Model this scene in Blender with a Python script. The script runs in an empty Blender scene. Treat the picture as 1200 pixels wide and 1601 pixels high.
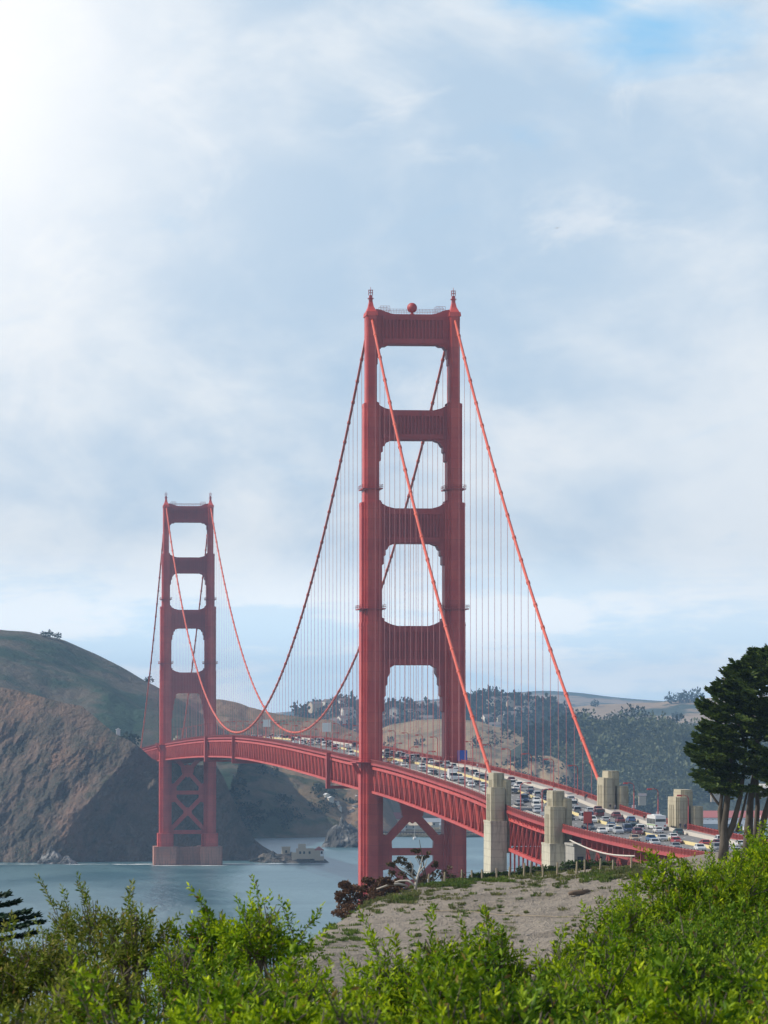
import bpy, math, random
import numpy as np
from mathutils import Vector, Matrix
C = bpy.context.scene.collection
SC = bpy.context.scene
R = math.radians
rng = random.Random(7)
nrg = np.random.default_rng(11)

# ------------------------------------------------------------------ camera
FPX, L, D, ZC, YAW, HOR = 6764.0, 160.0, 1442.0, 87.4, 0.104, 1134.0
CY, SY = math.cos(YAW), math.sin(YAW)
cam = bpy.data.cameras.new('camera')
camo = bpy.data.objects.new('camera', cam); C.objects.link(camo)
cam.sensor_fit = 'VERTICAL'; cam.sensor_height = 24.0
cam.lens = FPX / 1601.0 * 24.0
camo.location = (-L, -D, ZC)
PITCH = math.atan((HOR - 800.5) / FPX)
camo.rotation_euler = (R(90) + PITCH, 0, -YAW)
cam.clip_start = 0.5; cam.clip_end = 40000
cam.dof.use_dof = True; cam.dof.focus_distance = 1400; cam.dof.aperture_fstop = 14
SC.camera = camo
SC.render.engine = 'CYCLES'
SC.cycles.max_bounces = 5; SC.cycles.diffuse_bounces = 2; SC.cycles.glossy_bounces = 2
SC.cycles.transmission_bounces = 2; SC.cycles.transparent_max_bounces = 6
SC.cycles.volume_bounces = 0
SC.cycles.use_denoising = True
SC.cycles.caustics_reflective = False; SC.cycles.caustics_refractive = False

# ------------------------------------------------------------------ exposure, sun and sky
SC.view_settings.view_transform = 'Standard'; SC.view_settings.look = 'None'
SC.view_settings.gamma = 1.0; SC.view_settings.exposure = 0.0
SUN = Vector((-0.78, 0.10, 0.66)).normalized()
sun = bpy.data.lights.new('sun', 'SUN'); sun.energy = 4.7; sun.angle = R(0.6); sun.color = (1.0, 0.93, 0.82)
suno = bpy.data.objects.new('sun', sun); C.objects.link(suno)
suno.rotation_euler = SUN.to_track_quat('Z', 'Y').to_euler()

W = bpy.data.worlds.new('World'); SC.world = W; W.use_nodes = True
nt = W.node_tree; nt.nodes.clear()
def N(t, typ, **kw):
    n = t.nodes.new(typ)
    for k, v in kw.items(): setattr(n, k, v)
    return n
def mth(t, op, a, b=None, c=None, clamp=False):
    n = t.nodes.new('ShaderNodeMath'); n.operation = op; n.use_clamp = clamp
    for i, q in enumerate((a, b, c)):
        if q is None: continue
        if isinstance(q, (int, float)): n.inputs[i].default_value = q
        else: t.links.new(q, n.inputs[i])
    return n.outputs[0]
def mixc(t, f, a, b, mode='MIX'):
    n = t.nodes.new('ShaderNodeMix'); n.data_type = 'RGBA'; n.blend_type = mode
    for i, q in ((0, f), (6, a), (7, b)):
        if isinstance(q, (int, float)): n.inputs[i].default_value = q
        elif isinstance(q, (tuple, list)): n.inputs[i].default_value = (q[0], q[1], q[2], 1)
        else: t.links.new(q, n.inputs[i])
    return n.outputs[2]
def sstep(t, x, a, b):
    n = t.nodes.new('ShaderNodeMapRange'); n.interpolation_type = 'SMOOTHSTEP'
    t.links.new(x, n.inputs[0]); n.inputs[1].default_value = a; n.inputs[2].default_value = b
    return n.outputs[0]
def noise(t, vec, scale, detail=4, rough=.55, dist=0.0):
    n = t.nodes.new('ShaderNodeTexNoise'); n.inputs['Scale'].default_value = scale
    n.inputs['Detail'].default_value = detail; n.inputs['Roughness'].default_value = rough
    n.inputs['Distortion'].default_value = dist
    if vec is not None: t.links.new(vec, n.inputs['Vector'])
    return n.outputs[0]
def mapping(t, vec, sc=(1, 1, 1), loc=(0, 0, 0), rot=(0, 0, 0)):
    n = t.nodes.new('ShaderNodeMapping'); t.links.new(vec, n.inputs[0])
    n.inputs['Scale'].default_value = sc; n.inputs['Location'].default_value = loc; n.inputs['Rotation'].default_value = rot
    return n.outputs[0]

tc = N(nt, 'ShaderNodeTexCoord').outputs['Generated']
sep = N(nt, 'ShaderNodeSeparateXYZ'); nt.links.new(tc, sep.inputs[0])
sx, sy, sz = sep.outputs
sky = N(nt, 'ShaderNodeTexSky'); sky.sky_type = 'NISHITA'; sky.sun_disc = False
sky.sun_elevation = math.asin(SUN.z); sky.sun_rotation = math.atan2(SUN.x, SUN.y) % (2 * math.pi)
sky.air_density = 1.0; sky.dust_density = 1.2; sky.ozone_density = 1.5
# compass bearing of a sky direction, measured from the bridge axis
az = mth(nt, 'ARCTAN2', sx, sy)
big = noise(nt, mapping(nt, tc, (.8, 1, 1.5), (3.1, .4, 1.7), (0, R(32), R(-10))), 11.0, 5, .48, .5)
med = noise(nt, mapping(nt, tc, (1, 1, 1.5), (7.3, 2.2, 5.1), (0, R(24), 0)), 26.0, 6, .55, .3)
strk = noise(nt, mapping(nt, tc, (1, 1, 5.5), (1.3, 8.2, 2.1)), 17.0, 6, .56, .25)
fine = noise(nt, mapping(nt, tc, (1, 1, 1.6), (4.3, 1.2, 9.1), (0, R(30), 0)), 70.0, 5, .6, .2)
cl = mth(nt, 'ADD', mth(nt, 'MULTIPLY', big, .60), mth(nt, 'MULTIPLY', med, .32))
cl = mth(nt, 'ADD', cl, mth(nt, 'MULTIPLY', fine, .09))
cl = sstep(nt, cl, .39, .62)
lowf = sstep(nt, sz, .045, .020)               # banded layers close to the horizon
stc = sstep(nt, mth(nt, 'ADD', mth(nt, 'MULTIPLY', strk, .8), mth(nt, 'MULTIPLY', fine, .2)), .44, .57)
# cloud deck: blue-grey where thick, white where thin
deck = mixc(nt, cl, (.51, .66, .82), (.90, .94, .97))
puff = sstep(nt, noise(nt, mapping(nt, tc, (.9, 1, 1.3), (9.1, 4.2, 2.6), (0, R(38), 0)), 21.0, 7, .58, .7), .54, .70)
deck = mixc(nt, mth(nt, 'MULTIPLY', puff, .55), deck, (.93, .955, .98))
low = mixc(nt, stc, (.92, 1.13, 1.28), (1.26, 1.31, 1.33))
cloud = mixc(nt, lowf, deck, low)
# the clouds brighten toward the sun, which stands up and to the left behind them
def gauss(a0, z0, wa, wz):
    da = mth(nt, 'DIVIDE', mth(nt, 'SUBTRACT', az, a0), wa); dz = mth(nt, 'DIVIDE', mth(nt, 'SUBTRACT', sz, z0), wz)
    r2 = mth(nt, 'ADD', mth(nt, 'MULTIPLY', da, da), mth(nt, 'MULTIPLY', dz, dz))
    return mth(nt, 'POWER', 2.71828, mth(nt, 'MULTIPLY', r2, -1.0))
glow = gauss(.000, .145, .056, .056)
cloud = mixc(nt, mth(nt, 'MULTIPLY', glow, 1.0, clamp=True), cloud, (1.12, 1.12, 1.12))
veil = gauss(.19, .065, .040, .050)
cloud = mixc(nt, mth(nt, 'MULTIPLY', veil, .5), cloud, (.82, .88, .94))
skyb = mixc(nt, 1.0, sky.outputs[0], (.115, .115, .115), 'MULTIPLY')
hole = mth(nt, 'MAXIMUM', gauss(.166, .158, .026, .0095), mth(nt, 'MULTIPLY', gauss(.150, .168, .020, .012), .95))
wisp = noise(nt, mapping(nt, tc, (.8, 1, 1.7), (2.2, 6.4, 3.3), (0, R(35), 0)), 34.0, 5, .55, .6)
hole = sstep(nt, mth(nt, 'ADD', hole, mth(nt, 'MULTIPLY', mth(nt, 'SUBTRACT', wisp, .5), 1.5)), .12, 1.0)
blue = mixc(nt, .85, skyb, (.27, .64, 1.0))
allc = mixc(nt, mth(nt, 'MULTIPLY', hole, .92), cloud, blue)
# overhead, out of view, the deck is opened to clear sky to weaken ambient light
opn = mth(nt, 'MULTIPLY', sstep(nt, sz, .20, .42), .92)
allc = mixc(nt, opn, allc, skyb)
bg = N(nt, 'ShaderNodeBackground'); nt.links.new(allc, bg.inputs[0]); bg.inputs[1].default_value = 1.0
wo = N(nt, 'ShaderNodeOutputWorld'); nt.links.new(bg.outputs[0], wo.inputs[0])

# ------------------------------------------------------------------ helpers
def tag(o, label=None, cat=None, group=None, kind=None):
    if label and len(label.split()) > 16: print('LONG', label)
    if label: o['label'] = label
    if cat: o['category'] = cat
    if group: o['group'] = group
    if kind: o['kind'] = kind
    return o
def empty(name, loc=(0, 0, 0), rz=0, parent=None):
    o = bpy.data.objects.new(name, None); C.objects.link(o); o.location = loc; o.rotation_euler = (0, 0, rz)
    o.empty_display_size = .1
    if parent: o.parent = parent
    return o
def P(u, v, dep):
    """point seen at (u,v) of the photograph at the given distance"""
    lat = (u - 600) / FPX * dep
    return np.array((lat * CY + dep * SY - L, dep * CY - lat * SY - D, ZC - (v - HOR) / FPX * dep))
def proj(p):
    x, y, z = p[0] + L, p[1] + D, p[2] - ZC
    dep = y * CY + x * SY; lat = x * CY - y * SY
    return 600 + FPX * lat / dep, HOR - FPX * z / dep, dep
FWD = np.array((SY, CY, 0.0)); RGT = np.array((CY, -SY, 0.0))

class MB:
    def __init__(s): s.v = []; s.f = []; s.m = []
    def add(s, vs, fs, mi=0):
        b = len(s.v); s.v.extend([tuple(map(float, q)) for q in vs])
        for f in fs: s.f.append(tuple(b + i for i in f)); s.m.append(mi)
    def box(s, x0, x1, y0, y1, z0, z1, mi=0):
        s.add([(x0,y0,z0),(x1,y0,z0),(x1,y1,z0),(x0,y1,z0),(x0,y0,z1),(x1,y0,z1),(x1,y1,z1),(x0,y1,z1)],
              [(0,3,2,1),(4,5,6,7),(0,1,5,4),(1,2,6,5),(2,3,7,6),(3,0,4,7)], mi)
    def frus(s, b, t, z0, z1, mi=0):
        (x0,x1,y0,y1),(a0,a1,c0,c1) = b, t
        s.add([(x0,y0,z0),(x1,y0,z0),(x1,y1,z0),(x0,y1,z0),(a0,c0,z1),(a1,c0,z1),(a1,c1,z1),(a0,c1,z1)],
              [(0,3,2,1),(4,5,6,7),(0,1,5,4),(1,2,6,5),(2,3,7,6),(3,0,4,7)], mi)
    def prism(s, poly, axis, a, b, mi=0):
        n = len(poly)
        def pt(p, w):
            return (p[0], p[1], w) if axis == 'z' else ((p[0], w, p[1]) if axis == 'y' else (w, p[0], p[1]))
        vs = [pt(p, a) for p in poly] + [pt(p, b) for p in poly]
        fs = [tuple(range(n - 1, -1, -1)), tuple(range(n, 2 * n))] + [(i, (i + 1) % n, n + (i + 1) % n, n + i) for i in range(n)]
        if axis == 'y': fs = [f[::-1] for f in fs]
        s.add(vs, fs, mi)
    def beam(s, p, q, w, h, mi=0, up=(0, 0, 1)):
        p = Vector(p); q = Vector(q); d = (q - p).normalized(); u = Vector(up)
        if abs(d.dot(u)) > .98: u = Vector((0, 1, 0))
        r = d.cross(u).normalized(); u = r.cross(d)
        r *= w / 2; u *= h / 2
        s.add([p-r-u, p+r-u, p+r+u, p-r+u, q-r-u, q+r-u, q+r+u, q-r+u],
              [(0,1,2,3),(7,6,5,4),(4,5,1,0),(5,6,2,1),(6,7,3,2),(7,4,0,3)], mi)
    def tube(s, pts, rad, n=8, mi=0, cap=True):
        pts = [Vector(p) for p in pts]; k = len(pts)
        if not hasattr(rad, '__len__'): rad = [rad] * k
        vs = []; ref = None
        for i in range(k):
            d = (pts[min(i + 1, k - 1)] - pts[max(i - 1, 0)]).normalized()
            if ref is None: ref = Vector((0, 0, 1)) if abs(d.z) < .9 else Vector((1, 0, 0))
            r = d.cross(ref)
            if r.length < 1e-4: r = d.orthogonal()
            r.normalize(); u = r.cross(d).normalized(); ref = u
            for j in range(n):
                a = 2 * math.pi * j / n
                vs.append(pts[i] + (r * math.cos(a) + u * math.sin(a)) * rad[i])
        fs = [(i*n+j, i*n+(j+1)%n, (i+1)*n+(j+1)%n, (i+1)*n+j) for i in range(k-1) for j in range(n)]
        if cap: fs += [tuple(range(n-1, -1, -1)), tuple(range((k-1)*n, k*n))]
        s.add(vs, fs, mi)
    def lathe(s, prof, c, n=12, mi=0):
        vs = [(c[0] + r*math.cos(2*math.pi*j/n), c[1] + r*math.sin(2*math.pi*j/n), c[2] + z) for r, z in prof for j in range(n)]
        k = len(prof)
        fs = [(i*n+j, i*n+(j+1)%n, (i+1)*n+(j+1)%n, (i+1)*n+j) for i in range(k-1) for j in range(n)]
        fs += [tuple(range(n-1, -1, -1)), tuple(range((k-1)*n, k*n))]
        s.add(vs, fs, mi)
    def obj(s, name, mats, parent=None, smooth=False, loc=None):
        me = bpy.data.meshes.new(name); me.from_pydata(s.v, [], s.f)
        if not isinstance(mats, (list, tuple)): mats = [mats]
        for m in mats: me.materials.append(m)
        if len(mats) > 1: me.polygons.foreach_set('material_index', s.m)
        if smooth: me.polygons.foreach_set('use_smooth', [True] * len(s.f))
        me.update()
        o = bpy.data.objects.new(name, me); C.objects.link(o)
        if parent: o.parent = parent
        if loc is not None: o.location = loc
        return o
def npmesh(name, v, quads, mat, parent=None, smooth=False, attr=None):
    """big mesh from numpy arrays; quads: (n,k) index array"""
    v = np.asarray(v, np.float32); q = np.asarray(quads, np.int32); k = q.shape[1]
    me = bpy.data.meshes.new(name)
    me.vertices.add(len(v)); me.vertices.foreach_set('co', v.ravel())
    me.loops.add(q.size); me.loops.foreach_set('vertex_index', q.ravel())
    me.polygons.add(len(q)); me.polygons.foreach_set('loop_start', np.arange(len(q), dtype=np.int32) * k)
    me.polygons.foreach_set('loop_total', np.full(len(q), k, np.int32))
    if smooth: me.polygons.foreach_set('use_smooth', np.ones(len(q), bool))
    if attr is not None:
        a = me.attributes.new('age', 'FLOAT', 'POINT'); a.data.foreach_set('value', np.asarray(attr, np.float32))
    me.update(calc_edges=True); me.validate()
    if mat: me.materials.append(mat)
    o = bpy.data.objects.new(name, me); C.objects.link(o)
    if parent: o.parent = parent
    return o
def copy_tree(o, parent=None):
    c = o.copy(); C.objects.link(c)
    if parent: c.parent = parent
    for ch in list(o.children): copy_tree(ch, c)
    return c
# vectorised value noise
_T = nrg.random((256, 256))
def vn(x, y):
    xi = np.floor(x).astype(int); yi = np.floor(y).astype(int); fx = x - xi; fy = y - yi
    fx = fx*fx*(3-2*fx); fy = fy*fy*(3-2*fy)
    g = lambda a, b: _T[a & 255, b & 255]
    return (g(xi,yi)*(1-fx)+g(xi+1,yi)*fx)*(1-fy)+(g(xi,yi+1)*(1-fx)+g(xi+1,yi+1)*fx)*fy
def fbm(x, y, o=5, rough=.5):
    s = 0; a = 1; n = 0
    for i in range(o):
        s = s + a*(vn(x*2**i+17.3*i, y*2**i+5.1*i)-.5); n += a; a *= rough
    return s/n*2
def ridged(x, y, o=4):
    s = 0; a = 1; n = 0
    for i in range(o):
        s = s + a*(1-np.abs(2*vn(x*2**i+9.7*i, y*2**i+3.3*i)-1)); n += a; a *= .5
    return s/n

# ------------------------------------------------------------------ materials
def newmat(name):
    m = bpy.data.materials.new(name); m.use_nodes = True; t = m.node_tree
    return m, t, t.nodes['Principled BSDF']
def objco(t): return N(t, 'ShaderNodeTexCoord').outputs['Object']
def geopos(t): return N(t, 'ShaderNodeNewGeometry').outputs['Position']
def bump(t, b, h, strength=.3, dist=.1):
    n = N(t, 'ShaderNodeBump'); n.inputs['Strength'].default_value = strength; n.inputs['Distance'].default_value = dist
    t.links.new(h, n.inputs['Height']); t.links.new(n.outputs[0], b.inputs['Normal'])
def simple(name, col, rough=.6, metal=0.0, var=.15, scale=1.0):
    m, t, b = newmat(name); p = geopos(t)
    n = noise(t, p, scale, 4)
    c = mixc(t, n, tuple(k*(1-var) for k in col), tuple(min(1, k*(1+var)) for k in col))
    t.links.new(c, b.inputs['Base Color']); b.inputs['Roughness'].default_value = rough; b.inputs['Metallic'].default_value = metal
    return m
def paint_mat(name, col, dark, lightc):
    m, t, b = newmat(name); p = geopos(t)
    n1 = noise(t, p, .11, 5, .6); n2 = noise(t, mapping(t, p, (.9, .9, .05)), 1.0, 5, .65)
    c = mixc(t, sstep(t, n1, .35, .65), col, lightc)
    c = mixc(t, mth(t, 'MULTIPLY', sstep(t, n2, .52, .72), .55), c, dark)
    n3 = noise(t, p, 1.3, 3)
    c = mixc(t, mth(t, 'MULTIPLY', sstep(t, n3, .55, .75), .25), c, dark)
    # riveted plate courses: every course weathered a little differently, with a darker seam
    sp_ = N(t, 'ShaderNodeSeparateXYZ'); t.links.new(p, sp_.inputs[0])
    zc_ = mth(t, 'MULTIPLY', sp_.outputs[2], 1/3.4)
    wn = N(t, 'ShaderNodeTexWhiteNoise', noise_dimensions='1D'); t.links.new(mth(t, 'FLOOR', zc_), wn.inputs['W'])
    c = mixc(t, mth(t, 'MULTIPLY', wn.outputs['Value'], .22), c, dark)
    c = mixc(t, mth(t, 'MULTIPLY', sstep(t, mth(t, 'FRACT', zc_), .93, .97), .3), c, dark)
    t.links.new(c, b.inputs['Base Color']); b.inputs['Roughness'].default_value = .55
    return m
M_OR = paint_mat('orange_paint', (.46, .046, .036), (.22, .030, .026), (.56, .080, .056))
M_ORD = paint_mat('orange_paint_dark', (.36, .037, .033), (.18, .026, .025), (.41, .048, .040))  # darker mix of the bridge orange
M_OR_SHADE = paint_mat('orange_paint_shaded', (.27, .036, .026), (.16, .026, .02), (.33, .045, .03))  # darkened orange: dark picket gaps and shade below the deck put into the colour
M_CAB = paint_mat('cable_paint', (.57, .085, .040), (.36, .048, .030), (.62, .11, .058))
M_ROPE = simple('suspender_paint', (.50, .17, .16), .5)
M_CONC = None
def conc(name, a, bcol, stain):
    m, t, b = newmat(name); p = geopos(t)
    n1 = noise(t, p, .18, 6, .62); n2 = noise(t, mapping(t, p, (1.2, 1.2, .12)), 1.0, 5, .6)
    c = mixc(t, sstep(t, n1, .35, .65), a, bcol)
    c = mixc(t, mth(t, 'MULTIPLY', sstep(t, n2, .47, .66), .75), c, stain)
    n4 = noise(t, p, .6, 5, .65); c = mixc(t, mth(t, 'MULTIPLY', sstep(t, n4, .52, .68), .35), c, stain)
    w = N(t, 'ShaderNodeTexWave'); w.bands_direction = 'Z'; w.inputs['Scale'].default_value = .16
    w.inputs['Distortion'].default_value = .4; t.links.new(p, w.inputs['Vector'])
    c = mixc(t, mth(t, 'MULTIPLY', sstep(t, w.outputs[1], .93, .99), .35), c, stain)
    t.links.new(c, b.inputs['Base Color']); b.inputs['Roughness'].default_value = .85
    bump(t, b, noise(t, p, 1.5, 5), .3, .1)
    return m
M_CONC = conc('pylon_concrete', (.44, .39, .275), (.37, .33, .23), (.24, .205, .145))
M_CONC2 = conc('pale_concrete', (.54, .50, .38), (.45, .42, .32), (.27, .24, .18))
M_CONC3 = conc('grey_concrete', (.36, .34, .30), (.30, .285, .25), (.2, .185, .16))
M_PIER = conc('pier_concrete', (.40, .17, .12), (.34, .17, .13), (.17, .10, .08))
M_ASPH = simple('asphalt', (.17, .165, .16), .9, var=.2, scale=.4)
M_WALK = simple('sidewalk_concrete', (.33, .30, .27), .9, var=.15, scale=.5)
M_KERB = simple('kerb_concrete', (.50, .46, .40), .85, var=.12, scale=.6)
M_YEL = simple('barrier_yellow', (.66, .55, .27), .7, var=.1, scale=.8)
M_WHITE = simple('white_paint', (.80, .79, .76), .5, var=.05)
M_BLACK = simple('black_rubber', (.02, .02, .02), .7)
M_STEEL = simple('dark_steel', (.05, .035, .035), .6)
M_BLUE = simple('blue_sign_paint', (.03, .08, .45), .5)
m, t, b = newmat('window_glass'); b.inputs['Base Color'].default_value = (.02, .025, .03, 1); b.inputs['Roughness'].default_value = .08
M_GLASS = m
m, t, b = newmat('headlight_glass'); b.inputs['Base Color'].default_value = (.85, .85, .82, 1); b.inputs['Roughness'].default_value = .1
M_HEAD = m
m, t, b = newmat('tail_light_plastic'); b.inputs['Base Color'].default_value = (.45, .02, .02, 1); b.inputs['Roughness'].default_value = .2
M_TAIL = m

def terrain_mat(name, grass, scrub, rock, s1=.006, s2=.03, mix=(.42, .58), rockamt=.0, sat=None):
    m, t, b = newmat(name); p = geopos(t)
    n1 = noise(t, p, s1, 6, .6, .3); n2 = noise(t, mapping(t, p, (1, 1, 1)), s2, 6, .65)
    n3 = noise(t, p, s2*4, 4, .6)
    f = mth(t, 'ADD', mth(t, 'MULTIPLY', n1, .6), mth(t, 'MULTIPLY', n2, .4))
    g = mixc(t, n3, tuple(k*.75 for k in grass), tuple(k*1.25 for k in grass))
    s = mixc(t, n3, tuple(k*.65 for k in scrub), tuple(k*1.4 for k in scrub))
    c = mixc(t, sstep(t, f, *mix), g, s)
    geo = N(t, 'ShaderNodeNewGeometry'); sp = N(t, 'ShaderNodeSeparateXYZ'); t.links.new(geo.outputs['True Normal'], sp.inputs[0])
    steep = mth(t, 'ADD', sp.outputs[2], mth(t, 'MULTIPLY', mth(t, 'SUBTRACT', n2, .5), .8))
    rk = mixc(t, n3, tuple(k*.6 for k in rock), tuple(k*1.4 for k in rock))
    c = mixc(t, mth(t, 'MULTIPLY', sstep(t, steep, .78, .58), rockamt), c, rk)
    if rockamt > .3:
        n5 = noise(t, mapping(t, p, (1, 1, .7), (40, 7, 3)), .022, 6, .65, .4); n6 = noise(t, mapping(t, p, (1, 1, 1), (5, 70, 9)), .035, 6, .7, .6)
        c = mixc(t, mth(t, 'MULTIPLY', sstep(t, n5, .52, .66), .6), c, (.26, .15, .10))
        c = mixc(t, mth(t, 'MULTIPLY', sstep(t, n6, .50, .62), .7), c, (.055, .058, .048))
        c = mixc(t, mth(t, 'MULTIPLY', sstep(t, n6, .44, .34), .5), c, (.26, .21, .165))
    t.links.new(c, b.inputs['Base Color']); b.inputs['Roughness'].default_value = .95
    b.inputs['Specular IOR Level'].default_value = .1
    bump(t, b, mth(t, 'ADD', n2, mth(t, 'MULTIPLY', n3, .5)), .9, 6.0)
    return m
MT_BROWN = terrain_mat('brown_hill', (.20, .135, .085), (.060, .070, .040), (.15, .10, .08), .006, .03, (.46, .60))
MT_GREEN = terrain_mat('scrub_hill', (.105, .088, .068), (.026, .050, .032), (.12, .09, .075), .004, .022, (.40, .52))
MT_TAN = terrain_mat('tan_hill', (.30, .215, .125), (.07, .07, .045), (.2, .15, .1), .007, .03, (.50, .66))
MT_CLIFF = terrain_mat('cliff_rock', (.155, .112, .085), (.048, .054, .040), (.16, .11, .088), .014, .07, (.44, .58), .5)
MT_TERR = terrain_mat('terrace_scrub', (.19, .135, .08), (.060, .075, .038), (.15, .11, .08), .011, .05, (.44, .57))
MT_FAR = terrain_mat('far_hill', (.30, .22, .15), (.045, .06, .045), (.2, .15, .1), .003, .012, (.47, .53))
MT_WOOD = terrain_mat('wooded_hill', (.05, .058, .035), (.028, .036, .022), (.1, .08, .06), .006, .04, (.4, .6))
MT_FLAT = terrain_mat('shore_flat', (.20, .17, .11), (.08, .08, .05), (.25, .2, .15), .02, .08, (.45, .6))
def leaf_mat(name, dark, light, rough=.5, trans=.25, tip=None, scale=None):
    m, t, b = newmat(name)
    geo = N(t, 'ShaderNodeNewGeometry'); r = geo.outputs['Random Per Island']
    c = mixc(t, r, dark, light)
    n = noise(t, geo.outputs['Position'], scale or 1.2, 3)
    c = mixc(t, mth(t, 'MULTIPLY', sstep(t, n, .4, .65), .5), c, tuple(k*.55 for k in dark))
    if tip:
        oi = N(t, 'ShaderNodeObjectInfo')
        c = mixc(t, mth(t, 'MULTIPLY', oi.outputs['Random'], .45), c, tuple(k*q for k, q in zip(dark, (.55, .75, 1.0))))
        a = N(t, 'ShaderNodeAttribute', attribute_name='age')
        c = mixc(t, mth(t, 'MULTIPLY', a.outputs['Fac'], mth(t, 'ADD', mth(t, 'MULTIPLY', r, .7), .3)), c, tip)
    if tip:
        c = mixc(t, mth(t, 'MULTIPLY', mth(t, 'GREATER_THAN', mth(t, 'FRACT', mth(t, 'MULTIPLY', r, 37.7)), .965), .85), c, (.26, .15, .05))
    b.inputs['Roughness'].default_value = rough; b.inputs['Specular IOR Level'].default_value = .14
    t.links.new(c, b.inputs['Base Color'])
    if trans > 0:
        tr = N(t, 'ShaderNodeBsdfTranslucent'); t.links.new(c, tr.inputs[0])
        mx = N(t, 'ShaderNodeMixShader'); mx.inputs[0].default_value = trans
        out = t.nodes['Material Output']
        t.links.new(b.outputs[0], mx.inputs[1]); t.links.new(tr.outputs[0], mx.inputs[2]); t.links.new(mx.outputs[0], out.inputs[0])
    return m
ML_SHRUB = leaf_mat('shrub_leaf', (.042, .125, .006), (.26, .44, .008), .55, .36, (.74, .84, .012), 2.2)
ML_SHRUB2 = leaf_mat('grey_green_leaf', (.036, .112, .008), (.19, .36, .018), .55, .34, (.54, .70, .03), 2.2)
ML_OLIVE = leaf_mat('olive_leaf', (.075, .135, .008), (.25, .33, .014), .55, .32, (.44, .34, .11), 2.2)
ML_CYP = leaf_mat('cypress_leaf', (.028, .060, .014), (.125, .175, .032), .6, .18, None, .5)
ML_CON = leaf_mat('conifer_needle', (.014, .040, .026), (.03, .07, .035), .55, .1, None, 3.0)
ML_JUN = leaf_mat('withered_leaf', (.13, .072, .040), (.22, .125, .07), .7, .1, None, .8)
ML_JUN2 = leaf_mat('withered_olive_leaf', (.075, .06, .03), (.13, .095, .05), .7, .1, None, .8)
ML_HEDGE = leaf_mat('hedge_leaf', (.03, .065, .014), (.07, .12, .022), .5, .2, None, .6)
ML_FOREST = leaf_mat('eucalyptus_leaf', (.105, .122, .058), (.130, .145, .068), .7, .1, None, .015)
ML_FORESTD = leaf_mat('pine_leaf', (.022, .036, .020), (.034, .050, .026), .7, .1, None, .02)
ML_GRASS = leaf_mat('dune_grass_blade', (.10, .14, .03), (.24, .22, .08), .6, .3, None, .3)
ML_GRASSG = leaf_mat('ice_plant_leaf', (.09, .15, .02), (.16, .22, .03), .6, .3, None, .3)
M_BARK = simple('grey_bark', (.095, .078, .06), .9, var=.4, scale=2.5)
M_TWIG = simple('twig_bark', (.14, .115, .085), .85, var=.3, scale=9)
M_DEAD = simple('bleached_wood', (.42, .39, .34), .85, var=.25, scale=3)
M_POST = simple('post_wood', (.36, .29, .19), .85, var=.25, scale=3)
# ------------------------------------------------------------------ bridge profile
_py = [-760, -650, -560, -458, -418, -336, -305, -192, -49, 75, 183, 364, 588, 640, 823, 1100, 1335, 1640]
_pz = [64.2, 63.6, 63.4, 64.4, 65.2, 67.6, 68.9, 72.3, 75.5, 77.0, 78.6, 81.0, 82.6, 82.7, 82.0, 79.2, 75.9, 70.5]
def _pchip(xs, ys):
    xs = np.array(xs, float); ys = np.array(ys, float); h = np.diff(xs); dl = np.diff(ys)/h
    m = np.zeros(len(xs)); m[0] = dl[0]; m[-1] = dl[-1]
    m[1:-1] = (dl[:-1]*h[1:]+dl[1:]*h[:-1])/(h[1:]+h[:-1])
    def f(x):
        x = min(max(x, xs[0]), xs[-1]); i = min(int(np.searchsorted(xs, x, 'right'))-1, len(h)-1); t = (x-xs[i])/h[i]
        return (2*t**3-3*t*t+1)*ys[i]+(t**3-2*t*t+t)*h[i]*m[i]+(-2*t**3+3*t*t)*ys[i+1]+(t**3-t*t)*h[i]*m[i+1]
    return f
zrail = _pchip(_py, _pz)
def zroad(y): return zrail(y) - 1.45
HW = 14.0
HAZE = 6.6e-5
PANEL = 7.62
def road_hit(u, v, dz=.6):
    """spot on the road seen at (u,v)"""
    r = (u-600)/FPX
    dep = 1200.0
    for _ in range(40):
        p = P(u, v, dep); zt = zroad(p[1])+dz
        if v > HOR+1: dep += .5*((ZC-zt)*FPX/(v-HOR)-dep)
    p = P(u, v, dep); return p[0], p[1]

# ------------------------------------------------------------------ suspension bridge
bridge = empty('suspension_bridge', (0, 0, 0))
tag(bridge, 'orange red suspension bridge with two tall towers crossing the strait', 'bridge')

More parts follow.
